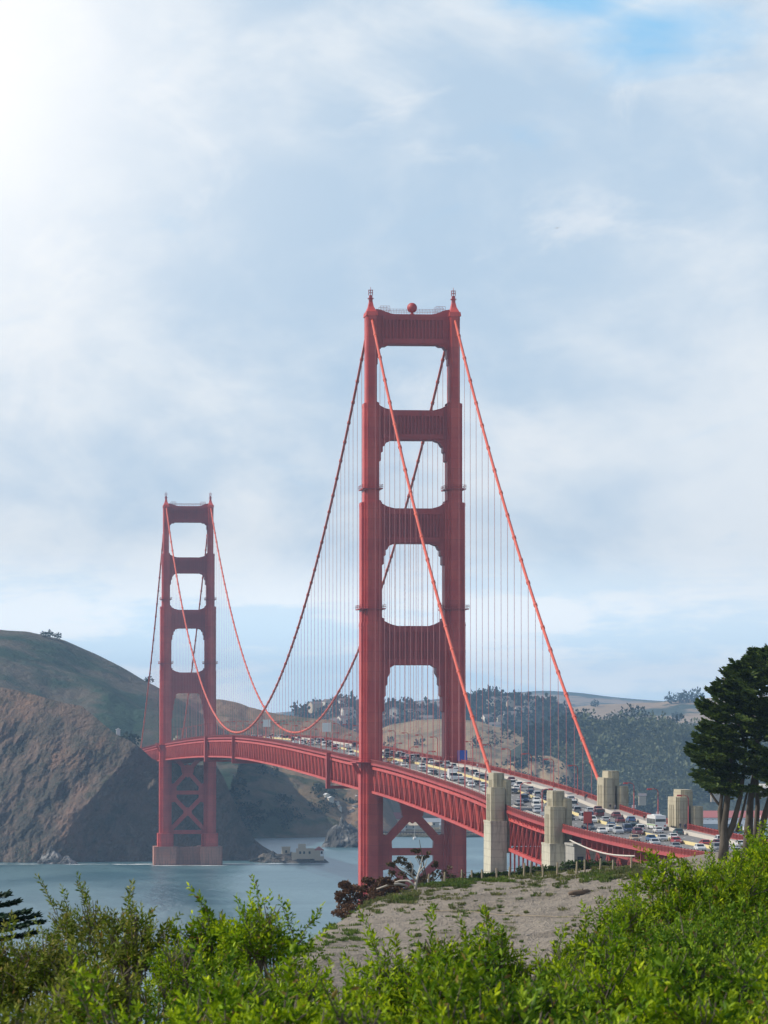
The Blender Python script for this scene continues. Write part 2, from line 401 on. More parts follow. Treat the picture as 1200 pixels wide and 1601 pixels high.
def step_outline(sl):
    q = []
    for i, (hw, hd) in enumerate(sl):
        q.append((hw, hd))
        if i+1 < len(sl): q.append((sl[i+1][0], hd))
    # q runs from the wide shallow slab to the narrow deep one, first quadrant
    a = q; b = [(-x, y) for x, y in q[::-1]]; c = [(-x, -y) for x, y in q]; d = [(x, -y) for x, y in q[::-1]]
    return a+b+c+d
def tower(y0, label, pier):
    T = empty('tower', (0, y0, 0), parent=bridge); T['label'] = label
    secs = [(10, 75.5, [(3.75, 4.2), (3.0, 6.0), (2.1, 7.6), (1.7, 8.2)]),
            (75.5, 121.8, [(3.55, 4.0), (2.75, 5.6), (2.1, 7.0), (1.7, 7.5)]),
            (121.8, 162.0, [(3.45, 4.0), (2.6, 5.4), (1.85, 6.6), (1.6, 7.0)]),
            (162.0, 195.3, [(2.5, 3.9), (2.0, 5.2), (1.6, 6.2)]),
            (195.3, 224.6, [(1.75, 3.7), (1.5, 4.9), (1.3, 5.4)])]
    for sgn in (-1, 1):
        mb = MB(); cx = sgn*HW
        for i, (z0, z1, sl) in enumerate(secs):
            zt = z1
            mb.prism([(cx+x, y) for x, y in step_outline(sl)], 'z', z0, zt)
            # ledges where the shaft steps in
            if i:
                mb.prism([(cx+x*1.02, y*1.015) for x, y in step_outline(sl)], 'z', z1-1.3, z1-.5)
            # plate joints
            z = z0+4
            while z < z1-3:
                mb.prism([(cx+x+.03*math.copysign(1, x), y+.03*math.copysign(1, y)) for x, y in step_outline(sl)], 'z', z, z+.22); z += 10.7
        mb.obj('leg', M_OR, T)
        # saddle housing and finial
        mb = MB()
        mb.frus((cx-2.0, cx+2.0, -5.4, 5.4), (cx-1.85, cx+1.85, -5.0, 5.0), 224.6, 226.0)
        mb.frus((cx-1.6, cx+1.6, -4.2, 4.2), (cx-.85, cx+.85, -2.2, 2.2), 226.0, 227.9); mb.frus((cx-.85, cx+.85, -2.2, 2.2), (cx-.6, cx+.6, -1.4, 1.4), 227.9, 229.4)
        mb.frus((cx-.58, cx+.58, -1.2, 1.2), (cx-.5, cx+.5, -.9, .9), 229.4, 231.8)
        mb.box(cx-.95, cx+.95, -1.3, 1.3, 230.6, 230.8)
        for ax in (-.62, 0, .62):
            for ay in (-.6, .6): mb.beam((cx+ax, ay, 231.8), (cx+ax, ay, 233.5), .12, .12)
        for zz in (232.6, 233.5): mb.box(cx-.75, cx+.75, -.7, .7, zz, zz+.13)
        mb.tube([(cx, 0, 231.8), (cx, 0, 234.6)], .08, 6)
        mb.obj('saddle_housing', M_OR, T)
    # portal struts with stepped corbels: zb, zt, inner leg face above / below, flare size
    struts = [(215.0, 225.3, None, 12.2, 1), (182.9, 193.0, 12.2, 11.4, 2), (148.2, 160.0, 11.4, 10.45, 3), (107.5, 120.6, 10.45, 10.35, 4)]
    for zb, zt, xa, xb, k in struts:
        mb = MB()
        if k == 1:
            top = [(12.4, 227.0), (10.6, 226.7), (9.0, 226.0), (7.4, 225.5), (6.2, zt)]
        else:
            top = [(xa+.25, zt+2.9), (xa-.7, zt+2.5), (xa-.7, zt+1.7), (xa-1.7, zt+1.2), (xa-2.6, zt+.7), (xa-3.8, zt+.35), (xa-5.2, zt)]
        if k == 4:
            bot = [(xb-4.0, zb), (xb-3.6, zb-.3), (xb-2.6, zb-.9), (xb-2.6, zb-2.6), (xb-1.7, zb-4.2), (xb-1.7, zb-6.4), (xb-1.1, zb-7.0), (xb-1.1, zb-10.2), (xb-.55, zb-10.8), (xb-.55, zb-15.2), (xb+.25, zb-16)]
        elif k == 1:
            bot = [(xb-4.0, zb), (xb-3.2, zb-.5), (xb-1.9, zb-.6), (xb-1.3, zb-1.4), (xb-.65, zb-1.6), (xb-.65, zb-4.2), (xb-.3, zb-4.6), (xb-.3, zb-6.6), (xb+.25, zb-7)]
        else:
            bot = [(xb-4.2, zb), (xb-3.4, zb-.4), (xb-2.4, zb-.7), (xb-1.8, zb-1.9), (xb-1.2, zb-2.3), (xb-1.2, zb-3.9), (xb-.6, zb-4.3), (xb-.6, zb-6.9), (xb+.25, zb-7.4)]
        right = top[::-1] + [(xb+.25 if k > 1 else 12.4, (zb+zt)/2)] + bot[::-1]
        poly = right + [(-x, z) for x, z in right[::-1]]
        hd = (2.9, 3.1, 3.3, 3.5)[k-1]
        mb.prism(poly, 'y', -hd, hd)
        # fluted panel: frame and vertical fins on both faces
        xe = 10.2 if k < 3 else 9.0
        for sg in (-1, 1):
            ya, yb = (hd+.01, hd+.55) if sg > 0 else (-hd-.55, -hd-.01)
            mb.box(-xe, xe, ya, yb, zt-2.0, zt-.3)
            mb.box(-xe, xe, ya, yb, zb+.4, zb+2.0)
            n = 17
            for i in range(n+1):
                x = -xe+2*xe*i/n
                mb.box(x-.22, x+.22, ya, yb+.12*sg if sg > 0 else yb, zb+2.0, zt-2.0)
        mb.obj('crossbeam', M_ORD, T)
    # walkway rail, lamps and beacon along the top crossbeam
    mb = MB()
    for yy in (-2.6, 2.6):
        for zz in (226.5, 227.0): mb.beam((-11, yy, zz), (11, yy, zz), .09, .09)
        for i in range(21): mb.beam((-11+1.1*i, yy, 225.3), (-11+1.1*i, yy, 227.0), .08, .08)
        for sg in (-1, 1):
            mb.beam((sg*11, yy, 228.0), (sg*7.8, yy, 228.0), .1, .1)
            for i in range(4): mb.beam((sg*(7.8+1.06*i), yy, 226), (sg*(7.8+1.06*i), yy, 228.0), .09, .09)
    mb.obj('top_railing', M_ORD, T)
    if not pier:
        mb = MB(); prof = [(1.72*math.sin(a), 1.72*(1-math.cos(a))) for a in [math.pi*i/12 for i in range(1, 12)]]
        mb.lathe([(.9, -.9), (.55, -.2), (.5, .2)] + prof[1:], (0, 0, 226.0), 18)
        mb.obj('beacon', M_ORD, T, True)
    # maintenance balconies around the legs
    for zz, e, (hx, hy) in ((166.6, .9, (2.5, 6.2)), (126.4, .9, (3.45, 7.0)), (75.2, 2.2, (3.7, 8.3))):
        for sg in (-1, 1):
            mb = MB(); cx = sg*HW
            x0, x1, y0_, y1_ = cx-hx-e, cx+hx+e, -hy-e, hy+e
            mb.box(x0, x1, y0_, y1_, zz-.35, zz)
            for zr in (.6, 1.15):
                for a, b2 in (((x0, y0_), (x1, y0_)), ((x1, y0_), (x1, y1_)), ((x1, y1_), (x0, y1_)), ((x0, y1_), (x0, y0_))):
                    mb.beam((a[0], a[1], zz+zr), (b2[0], b2[1], zz+zr), .1, .1)
            for i in range(5):
                for (px, py) in ((x0+(x1-x0)*i/4, y0_), (x0+(x1-x0)*i/4, y1_), (x0, y0_+(y1_-y0_)*i/4), (x1, y0_+(y1_-y0_)*i/4)):
                    mb.beam((px, py, zz), (px, py, zz+1.15), .1, .1)
            if zz < 80:
                for ya in (-5, 0, 5): mb.prism([(cx-sg*0, 0), (cx, 0), (cx, 0)], 'y', 0, 0) if False else mb.beam((cx+sg*3.2, ya, zz-5), (cx+sg*(hx+e-.3), ya, zz-.4), .4, .5)
            mb.obj('balcony', M_ORD, T)
    # bracing below the deck
    mb = MB()
    xi = 10.6
    def arm(x0, z0, x1, z1, w=3.0): mb.beam((x0, 0, z0), (x1, 0, z1), 3.2, w)
    for zz in (45.2, 20.5): mb.box(-10.7, 10.7, -1.7, 1.7, zz-1.2, zz+1.2)
    arm(-xi, 46.8, xi, 70, 2.6); arm(-xi+.01, 70.01, xi, 46.81, 2.6)
    arm(-xi, 22, xi, 44.0, 2.6); arm(-xi+.01, 44.01, xi, 22.01, 2.6)
    for zz in (45.2,):
        for sg in (-1, 1):
            mb.prism([(sg*10.7, zz-6.3), (sg*7.2, zz-5.6), (sg*6.9, zz), (sg*7.2, zz+5.2), (sg*10.7, zz+6)][::sg], 'y', -1.9, 1.9)
    mb.prism([(-3.4, 57.2), (0, 54.6), (3.4, 57.2), (4.2, 61), (0, 63), (-4.2, 61)][::-1], 'y', -1.9, 1.9)
    mb.prism([(-2.6, 32.2), (0, 30.6), (2.6, 32.2), (2.6, 34.4), (0, 36), (-2.6, 34.4)][::-1], 'y', -1.9, 1.9)
    mb.obj('cross_bracing', M_OR, T)
    # pier
    mb = MB()
    for sg in (-1, 1):
        cx = sg*HW
        mb.prism([(cx+x*1.25, y*1.15) for x, y in step_outline([(3.9, 5.5), (3.2, 7.5), (2.6, 9)])], 'z', 9.5, 19.8, 1)
        mb.prism([(cx+x, y) for x, y in step_outline([(7.4, 9.5), (6.4, 12)])], 'z', -3, 11.6)
    mb.box(-9, 9, -9, 9, -3, 11.0)
    for i in range(15): x = -6.4+12.8*i/14; mb.box(x-.25, x+.25, -9.5, -9, 1.2, 11.3)
    mb.box(-21, 21, -11.4, 11.4, -3, .9)
    mb.obj('pier', [M_PIER, M_OR], T)
    return T
tower(0, 'nearer south tower', False)
tower(1280, 'farther north tower', True)

# main cables
def zcable(y):
    if 0 <= y <= 1280: return 83.9 + (226.0-83.9)*((y-640)/640)**2
    t = (-y if y < 0 else y-1280)/332.0
    return 226.0 - 158.5*t - 9.5*4*t*(1-t)
for sg in (-1, 1):
    mb = MB()
    ys = [-334+ (334)*i/40 for i in range(40)] + [1280*i/150 for i in range(150)] + [1280+340*i/40 for i in range(41)]
    mb.tube([(sg*HW, y, zcable(y)) for y in ys], .46, 8)
    # cable bands at every suspender
    for k in range(-21, 107):
        y = k*15.24
        if y > 1610 or abs(y) < 3: continue
        d = Vector((0, 1.0, zcable(y+.5)-zcable(y-.5))).normalized()
        p = Vector((sg*HW, y, zcable(y)))
        mb.tube([p-d*.65, p+d*.65], .63, 8)
    mb.obj('main_cable', M_CAB, bridge, True)
# suspenders: the hundred nearest as parts, the rest as one
sus = []
for k in range(-21, 107):
    y = k*15.24
    if abs(y) < 6 or abs(y-1280) < 6 or y > 1600: continue
    for sg in (-1, 1):
        if zcable(y) - zrail(y) > 1.5: sus.append((y, sg))
sus.sort()
def ropes(mb, y, sg):
    zb = zrail(y)-2.6; zt = zcable(y)
    for dy in (-.32, .32):
        mb.tube([(sg*(HW+.02), y+dy, zb), (sg*HW, y+dy, zt)], .036, 5)
for y, sg in sus[:100]:
    mb = MB(); ropes(mb, y, sg); mb.obj('suspender', M_ROPE, bridge)
mb = MB()
for y, sg in sus[100:]: ropes(mb, y, sg)
o = mb.obj('far_suspenders', M_ROPE, bridge); o['kind'] = 'stuff'

# deck: road slab, walks, kerbs, railings, stiffening trusses
YS, YN = -437.0, 1900.0
def strip(mb, x0, x1, z0, z1, ya, yb, step=PANEL, mi=0, dz=None):
    n = max(1, int(round((yb-ya)/step))); vs = []; fs = []
    for i in range(n+1):
        y = ya+(yb-ya)*i/n; z = zroad(y)
        vs += [(x0, y, z+z0), (x1, y, z+z0), (x1, y, z+z1), (x0, y, z+z1)]
    for i in range(n):
        a = 4*i; c = a+4
        fs += [(a+3, a+2, c+2, c+3), (a, c, c+1, a+1), (a, a+3, c+3, c), (a+1, c+1, c+2, a+2)]
    fs += [(0, 1, 2, 3), (4*n+3, 4*n+2, 4*n+1, 4*n)]
    mb.add(vs, fs, mi)
def dashes(mb, xs, ya, yb, on=3.0, off=7.5, w=.15):
    for x in xs:
        y = ya
        while y < yb-on:
            mb.add([(x-w/2, y, zroad(y)+.006), (x+w/2, y, zroad(y)+.006), (x+w/2, y+on, zroad(y+on)+.006), (x-w/2, y+on, zroad(y+on)+.006)], [(0, 1, 2, 3)]); y += on+off
LANES = (-8.0, -4.85, -1.75, 1.75, 4.85, 8.0)
def make_deck(par, ya, yb, rails=True):
    mb = MB(); strip(mb, -9.7, 9.7, -.45, 0, ya, yb); rd = mb.obj('roadway', M_ASPH, par)
    mb = MB(); dashes(mb, (-6.4, -3.3, 3.3, 6.4), ya+1, yb-1); mb.obj('lane_marking', M_WHITE, rd)
    mb = MB(); strip(mb, -.2, .2, .003, .66, ya, yb); mb.obj('median_barrier', M_YEL, par)
    for sg in (-1, 1):
        mb = MB(); a, b_ = sorted((sg*10.0, sg*14.55)); strip(mb, a, b_, -.35, .22, ya, yb); mb.obj('sidewalk', M_WALK, par)
        mb = MB(); a, b_ = sorted((sg*9.7, sg*10.0)); strip(mb, a, b_, -.5, .8 if sg > 0 else .3, ya, yb); mb.obj('kerb', M_KERB, par)
        # picket railing
        mb = MB(); x = sg*14.7
        strip(mb, x-.1, x+.1, 1.33, 1.48, ya, yb); strip(mb, x-.06, x+.06, .30, .42, ya, yb)
        y = ya+.3
        pitch = .42 if sg < 0 else .6
        while y < min(yb, 1300):
            z = zroad(y); w = .16 if y < 400 else .26
            mb.box(x-.04, x+.04, y-w/2, y+w/2, z+.42, z+1.33); y += pitch if y < 400 else pitch*2
        y = ya
        while y < yb:
            z = zroad(y); mb.box(x-.14, x+.14, y-.14, y+.14, z-.3, z+1.62); y += PANEL/2
        mb.obj('railing', M_OR_SHADE, par)
        mb = MB(); a, b_ = sorted((sg*14.55, sg*14.9)); strip(mb, a, b_, -.40, .26, ya, yb); mb.obj('fascia', M_ORD, par)
    return rd
deck = empty('deck', (0, 0, 0), parent=bridge)
make_deck(deck, YS, YN)
def truss(ya, yb, sg, dep=8.0, top=-1.0, name='stiffening_truss', par=deck, mat=M_OR, lace=True):
    mb = MB(); n = int(round((yb-ya)/PANEL)); x = sg*HW
    ys = [ya+(yb-ya)*i/n for i in range(n+1)]
    zt = [zroad(y)+top-.45 for y in ys]; zb = [z-dep for z in zt]
    for i in range(n):
        mb.beam((x, ys[i], zt[i]), (x, ys[i+1], zt[i+1]), .9, .85)
        mb.beam((x, ys[i], zb[i]), (x, ys[i+1], zb[i+1]), .9, .8)
        if i % 2 == 0: mb.beam((x, ys[i], zb[i]+.3), (x, ys[i+1], zt[i+1]-.3), .55, .5)
        else: mb.beam((x, ys[i], zt[i]-.3), (x, ys[i+1], zb[i+1]+.3), .55, .5)
    for i in range(n+1):
        mb.beam((x+.003, ys[i], zb[i]+.35), (x+.003, ys[i], zt[i]-.35), .5, .42)
        if lace: mb.beam((x+sg*.2, ys[i], zt[i]+.2), (x+sg*.75, ys[i], zt[i]+1.25), .25, .3)
    return mb.obj(name, mat, par)
spans = [(-334.0, -8.4), (8.4, 1271.6), (1288.4, 1640)]
for a, b_ in spans:
    for sg in (-1, 1): truss(a, b_, sg)
# floor beams and bottom laterals under the road
for a, b_ in spans:
    mb = MB(); n = int(round((b_-a)/PANEL))
    for i in range(n+1):
        y = a+(b_-a)*i/n; z = zroad(y)
        mb.box(-13.5, 13.5, y-.25, y+.25, z-2.9, z-.5)
        mb.box(-13.5, 13.5, y-.2, y+.2, z-9.9, z-9.2)
        if i < n:
            y2 = a+(b_-a)*(i+1)/n; z2 = zroad(y2); s_ = 1 if i % 2 else -1
            mb.beam((-13.4*s_, y, z-9.5), (13.4*s_, y2, z2-9.5), .5, .4)
    mb.obj('floor_framing', M_OR_SHADE, deck)
# arch span between the two pairs of pylons
arch = empty('arch_span', (0, 0, 0), parent=bridge)
for sg in (-1, 1):
    mb = MB(); x = sg*HW; ya, yb = -431.0, -352.0; n = 10
    ys = [ya+(yb-ya)*i/n for i in range(n+1)]
    zt = [zroad(y)-2.0 for y in ys]
    zr = [zroad(y)-9.6 for y in ys]
    for i in range(n):
        mb.beam((x, ys[i], zt[i]), (x, ys[i+1], zt[i+1]), .9, .7)
        mb.beam((x, ys[i], zr[i]), (x, ys[i+1], zr[i+1]), 1.0, .8)
        mb.beam((x, ys[i], zt[i]-.3), (x, ys[i+1], zr[i+1]+.3), .3, .26)
        # arch rib far below
        f = lambda y: 18+27*(1-((y-(ya+yb)/2)/((yb-ya)/2))**2)
        mb.beam((x, ys[i], f(ys[i])), (x, ys[i+1], f(ys[i+1])), 1.0, 1.4)
    for i in range(n+1):
        mb.beam((x-.004, ys[i], f(ys[i])), (x-.004, ys[i], zt[i]-.3), .4, .36)
        mb.beam((x+sg*.2, ys[i], zt[i]-.1), (x+sg*.8, ys[i], zt[i]+1.6), .25, .3)
        if i < n: mb.beam((x+sg*.6, (ys[i]+ys[i+1])/2, zt[i]+.2), (x+sg*.6, (ys[i]+ys[i+1])/2, zt[i]+1.6), .2, .2)
    mb.obj('arch_truss', M_OR, arch)
mb = MB()
for i in range(n+1):
    y = ys[i]; z = zroad(y); mb.box(-13.5, 13.5, y-.25, y+.25, z-3.2, z-.5); mb.box(-13.5, 13.5, y-.2, y+.2, z-9.6, z-8.9)
mb.obj('floor_framing', M_OR_SHADE, arch)
# travelling maintenance gantries under the main span
def gantry(y, w, label):
    g = empty('maintenance_gantry', (0, y, 0)); tag(g, label, 'gantry', 'gantries hung under the main span')
    z = zroad(y)
    for sg in (-1, 1):
        mb = MB(); a, b_ = sorted((sg*14.95, sg*16.3))
        mb.box(a, b_, -w/2, w/2, z-12.2, z+.9)
        for i in range(9): mb.box(a-.06, b_+.06, -w/2-.06, w/2+.06, z-11.6+1.45*i, z-11.45+1.45*i)
        mb.obj('side_tower', M_ORD, g)
    mb = MB(); mb.box(-14.95, 14.95, -w/2, w/2, z-12.2, z-11.2)
    for i in range(12): mb.beam((-14+2.4*i, -w/2-.05, z-11.2), (-14+2.4*i, -w/2-.05, z-10.2), .12, .12)
    mb.beam((-14.9, -w/2-.05, z-10.2), (14.9, -w/2-.05, z-10.2), .12, .12)
    mb.obj('under_platform', M_ORD, g)
gantry(139, 4.2, 'maintenance gantry hung beneath the deck just beyond the nearer tower')
gantry(852, 7.0, 'maintenance gantry wrapped round the deck close to the farther tower')
gantry(640, 2.2, 'slim maintenance gantry at the crest of the deck between the towers')

# ------------------------------------------------------------------ concrete pylons
def pylon(name, cx, cy, ztop, inner, zbase, label, zw=None):
    """three joined stepped blocks; inner = +1 when the road lies on +x"""
    root = empty(name, (cx, cy, 0)); tag(root, label, 'pylon', 'concrete pylons beside the road')
    def block(mb, x0, x1, y0, y1, z0, z1, fl=2):
        # shaft with recessed vertical flutes and a stepped cap
        e = .35
        pts = [(x0+e*2, y0), (x1-e*2, y0), (x1-e*2, y0+e), (x1-e, y0+e), (x1-e, y0+2*e), (x1, y0+2*e), (x1, y1-2*e), (x1-e, y1-2*e), (x1-e, y1-e), (x1-2*e, y1-e), (x1-2*e, y1),
               (x0+e*2, y1), (x0+2*e, y1-e), (x0+e, y1-e), (x0+e, y1-2*e), (x0, y1-2*e), (x0, y0+2*e), (x0+e, y0+2*e), (x0+e, y0+e), (x0+2*e, y0+e)]
        mb.prism(pts, 'z', z0, z1-.5)
        mb.prism([(x*.97+(x0+x1)/2*.03, y*.97+(y0+y1)/2*.03) for x, y in pts], 'z', z1-.5, z1)
        for i in range(3):
            yy = y0+(y1-y0)*(.3+.2*i)
            mb.box(x0-.14, x0+.1, yy-.28, yy+.28, z0+1, z1-1.8)
    hi = MB(); block(hi, -1.5, 1.3, -5.0, 6.4, 48, ztop); hi.obj('tall_block', M_CONC, root)
    if inner > 0:
        lo = MB(); block(lo, -2.5, 1.0, -8.2, 3.0, zbase, ztop-3.6); lo.obj('outer_block', M_CONC, root)
        md = MB(); block(md, .7, 2.9, -6.0, 7.0, 55, ztop-1.7); md.obj('inner_block', M_CONC, root)
        bs = MB(); zz = ztop-12.6
        bs.frus((-3.0, 1.5, -9.4, 6.0), (-2.75, 1.25, -8.7, 5.2), zbase, zz)
        bs.box(-2.85, 1.35, -8.85, 5.3, zz-.02, zz+.5)
        bs.obj('plinth', M_CONC2, root)
    else:
        md = MB(); block(md, -3.1, -.2, -7.5, 5.0, 55, ztop-1.7); md.obj('inner_block', M_CONC, root)
        lo = MB(); block(lo, .4, 3.2, -8.2, 3.4, zbase, ztop-3.8); lo.obj('outer_block', M_CONC, root)
    return root
def pylon_at(u, v, y, **k):
    # lateral position from the photograph at the pylon row's station
    r = (u-600)/FPX; yy = y+D
    x = yy*(SY+r*CY)/(CY-r*SY); dep = yy*CY+x*SY
    return x-L, ZC-(v-HOR)*dep/FPX
x, z = pylon_at(776.5, 1208, -343); pylon('concrete_pylon', x, -343, z, 1, 20, 'tan concrete pylon at the foot of the near cable, beside the red truss')
for sg, lb_ in ((-1, 'small pale concrete pylon where the bridge meets the far left cliff, near side'), (1, 'small pale concrete pylon where the bridge meets the far left cliff, far side')):
    pylon('concrete_pylon', sg*15, 1650, 80, -sg, 45, lb_)
x, z = pylon_at(869, 1236, -440); pylon('concrete_pylon', x, -440, z, 1, 26, 'tan concrete pylon with pale plinth beside the approach railing and grey abutment')
x, z = pylon_at(955, 1205, -340); pylon('concrete_pylon', x, -340, z, -1, 45, 'tan concrete pylon where the far cable meets the deck')
x, z = pylon_at(1068, 1234, -440); pylon('concrete_pylon', x, -440, z, -1, 45, 'tan concrete pylon nearest to the cypress, with a crowd at its foot')
PX2 = x

# ------------------------------------------------------------------ approach viaduct
via = empty('approach_viaduct', (0, 0, 0)); tag(via, 'red steel approach viaduct carrying the road south of the concrete pylons', 'viaduct')
VD = empty('deck', (0, 0, 0), parent=via)
make_deck(VD, -745, YS-.02)
mb = MB()
for i in range(36):
    y = -472-7.4*i; z = zroad(y)
    mb.box(-13.8, 13.8, y-.25, y+.25, z-2.6, z-.5)
    if i % 2 == 0:
        for x in (-12.5, 0, 12.5): mb.beam((x, y, 30), (x, y, z-2.6), .6, .6)
        if i < 34:
            y2 = y-14.8
            for x in (-12.5, 12.5):
                mb.beam((x, y, z-3), (x, y2, z-14), .35, .35); mb.beam((x+.01, y, z-14), (x+.01, y2, zroad(y2)-3), .35, .35)
                mb.beam((x, y, z-3), (x, y2, zroad(y2)-3), .6, .6)
mb.obj('steel_trestle', M_OR_SHADE, via)  # shadow under the viaduct is put into this darker paint
ab = empty('abutment', (-11.6, -457, 0)); tag(ab, 'grey concrete abutment block with a dark window below the road', 'abutment')
mb = MB(); zz = zroad(-450)
mb.box(-2.6, 5.2, -6, 9, 20, zz-3.2); mb.box(-2.9, 5.4, -6.3, 7.2, zz-3.2, zz-2.7); mb.box(-2.8, 5.3, -6.15, 7.1, zz-9, zz-8.6)
mb.obj('wall', M_CONC3, ab)
mb = MB(); mb.box(-1.9, -.5, -6.06, -5.9, zz-7.4, zz-5.6); mb.box(2.6, 3.8, -6.06, -5.9, zz-7.4, zz-5.6); mb.obj('window', M_GLASS, ab)
mb = MB(); pts = []
for i in range(14):
    y = -466-7*i; pts.append((-15.6, y, zroad(y)-1.5-.9*math.sin(math.pi*i/13)))
mb.tube(pts, .17, 8); tag(mb.obj('service_pipe', M_KERB, None, True), 'long white pipe sagging along the side of the approach viaduct', 'pipe')

# ------------------------------------------------------------------ lamps, signs
def make_lamp():
    r = empty('street_lamp', (0, 0, 0))
    mb = MB(); mb.lathe([(.22, 0), (.2, .5), (.13, .7), (.10, 7.4)], (0, 0, 0), 8); mb.lathe([(.3, 0), (.3, .35)], (0, 0, 0), 8)
    mb.obj('pole', M_ORD, r, True)
    mb = MB(); mb.tube([(0, 0, 7.2), (.25, 0, 7.75), (.9, 0, 8.0), (1.9, 0, 8.0)], [.1, .1, .09, .08], 6); mb.obj('arm', M_ORD, r, True)
    mb = MB(); mb.frus((1.5, 2.7, -.35, .35), (1.7, 2.6, -.2, .2), 7.72, 8.12); mb.obj('lamp_head', M_ORD, r)
    return r
lamp = make_lamp(); lamp_used = False
def place_lamp(x, y, face, label, group, sign=False):
    global lamp_used
    o = copy_tree(lamp) if lamp_used else lamp
    lamp_used = True
    o.location = (x, y, zroad(y)+.2); o.rotation_euler = (0, 0, 0 if face > 0 else math.pi)
    tag(o, label, 'street lamp', group)
    if sign:
        mb = MB(); mb.box(-.5, .5, -.16, -.10, 1.7, 2.5); s = mb.obj('notice_plate', M_WHITE, o)
ORD = ['first', 'second', 'third', 'fourth', 'fifth', 'sixth', 'seventh', 'eighth', 'ninth', 'tenth', 'eleventh', 'twelfth']
GL = 'street lamps along the bridge railings'
ly = [-51-45.7*k for k in range(6)]
for i, y in enumerate(ly): place_lamp(14.1, y, -1, f'red street lamp on the far railing, {ORD[i]} from the nearer tower', GL, False)
place_lamp(14.1, -374, -1, 'red street lamp on the far railing just right of the cable-end pylon', GL, True)
place_lamp(14.1, -410, -1, 'red street lamp on the far railing above the white bus', GL, True)
place_lamp(14.1, -452, -1, 'red street lamp on the far railing right of the pylon by the crowd', GL, False)
for i, y in enumerate([-74, -120, -166, -212, -258, -303]): place_lamp(-14.1, y, 1, f'red street lamp on the near railing, {ORD[i]} from the nearer tower', GL)
place_lamp(-14.1, -372, 1, 'red street lamp on the near railing between the two near pylons, farther one', GL)
place_lamp(-14.1, -410, 1, 'red street lamp on the near railing between the two near pylons, closer one', GL, True)
for k in range(1, 26):
    y = 2+45.7*k
    for sg in (-1, 1):
        place_lamp(sg*14.1, y, -sg, 'small red street lamp far along the railing between the two towers', 'distant street lamps between the towers')
def sign(name, x, y, zb, h, w, ph, mat, label, pole=M_ORD, two=False):
    r = empty(name, (x, y, zb)); tag(r, label, 'sign')
    mb = MB(); mb.tube([(0, 0, 0), (0, 0, h)], .14, 6); mb.obj('post', pole, r)
    mb = MB(); mb.box(-w/2, w/2, -.3, -.16, h-ph, h); mb.obj('panel', mat, r)
    return r
def on(u, v, dz=0):
    x, y = road_hit(u, v, dz); return x, y
y = 165; sign('road_sign', -13.8, y, zroad(y), 11.5, 3.2, 3.4, M_WHITE, 'white square sign on a mast left of the nearer tower')
y = 455; sign('road_sign', -13.8, y, zroad(y), 9.5, 3.2, 3.2, M_WHITE, 'white square sign on a mast above the middle of the main span')
y = -14; sign('road_sign', 15.2, y, zroad(y), 4.6, 3.2, 3.6, M_BLUE, 'blue sign at the foot of the nearer tower, right leg')
y = -478; sign('road_sign', -13.4, y, zroad(y), 5.4, 1.9, 2.6, M_OR, 'red rectangular board standing by the near railing above white cars')

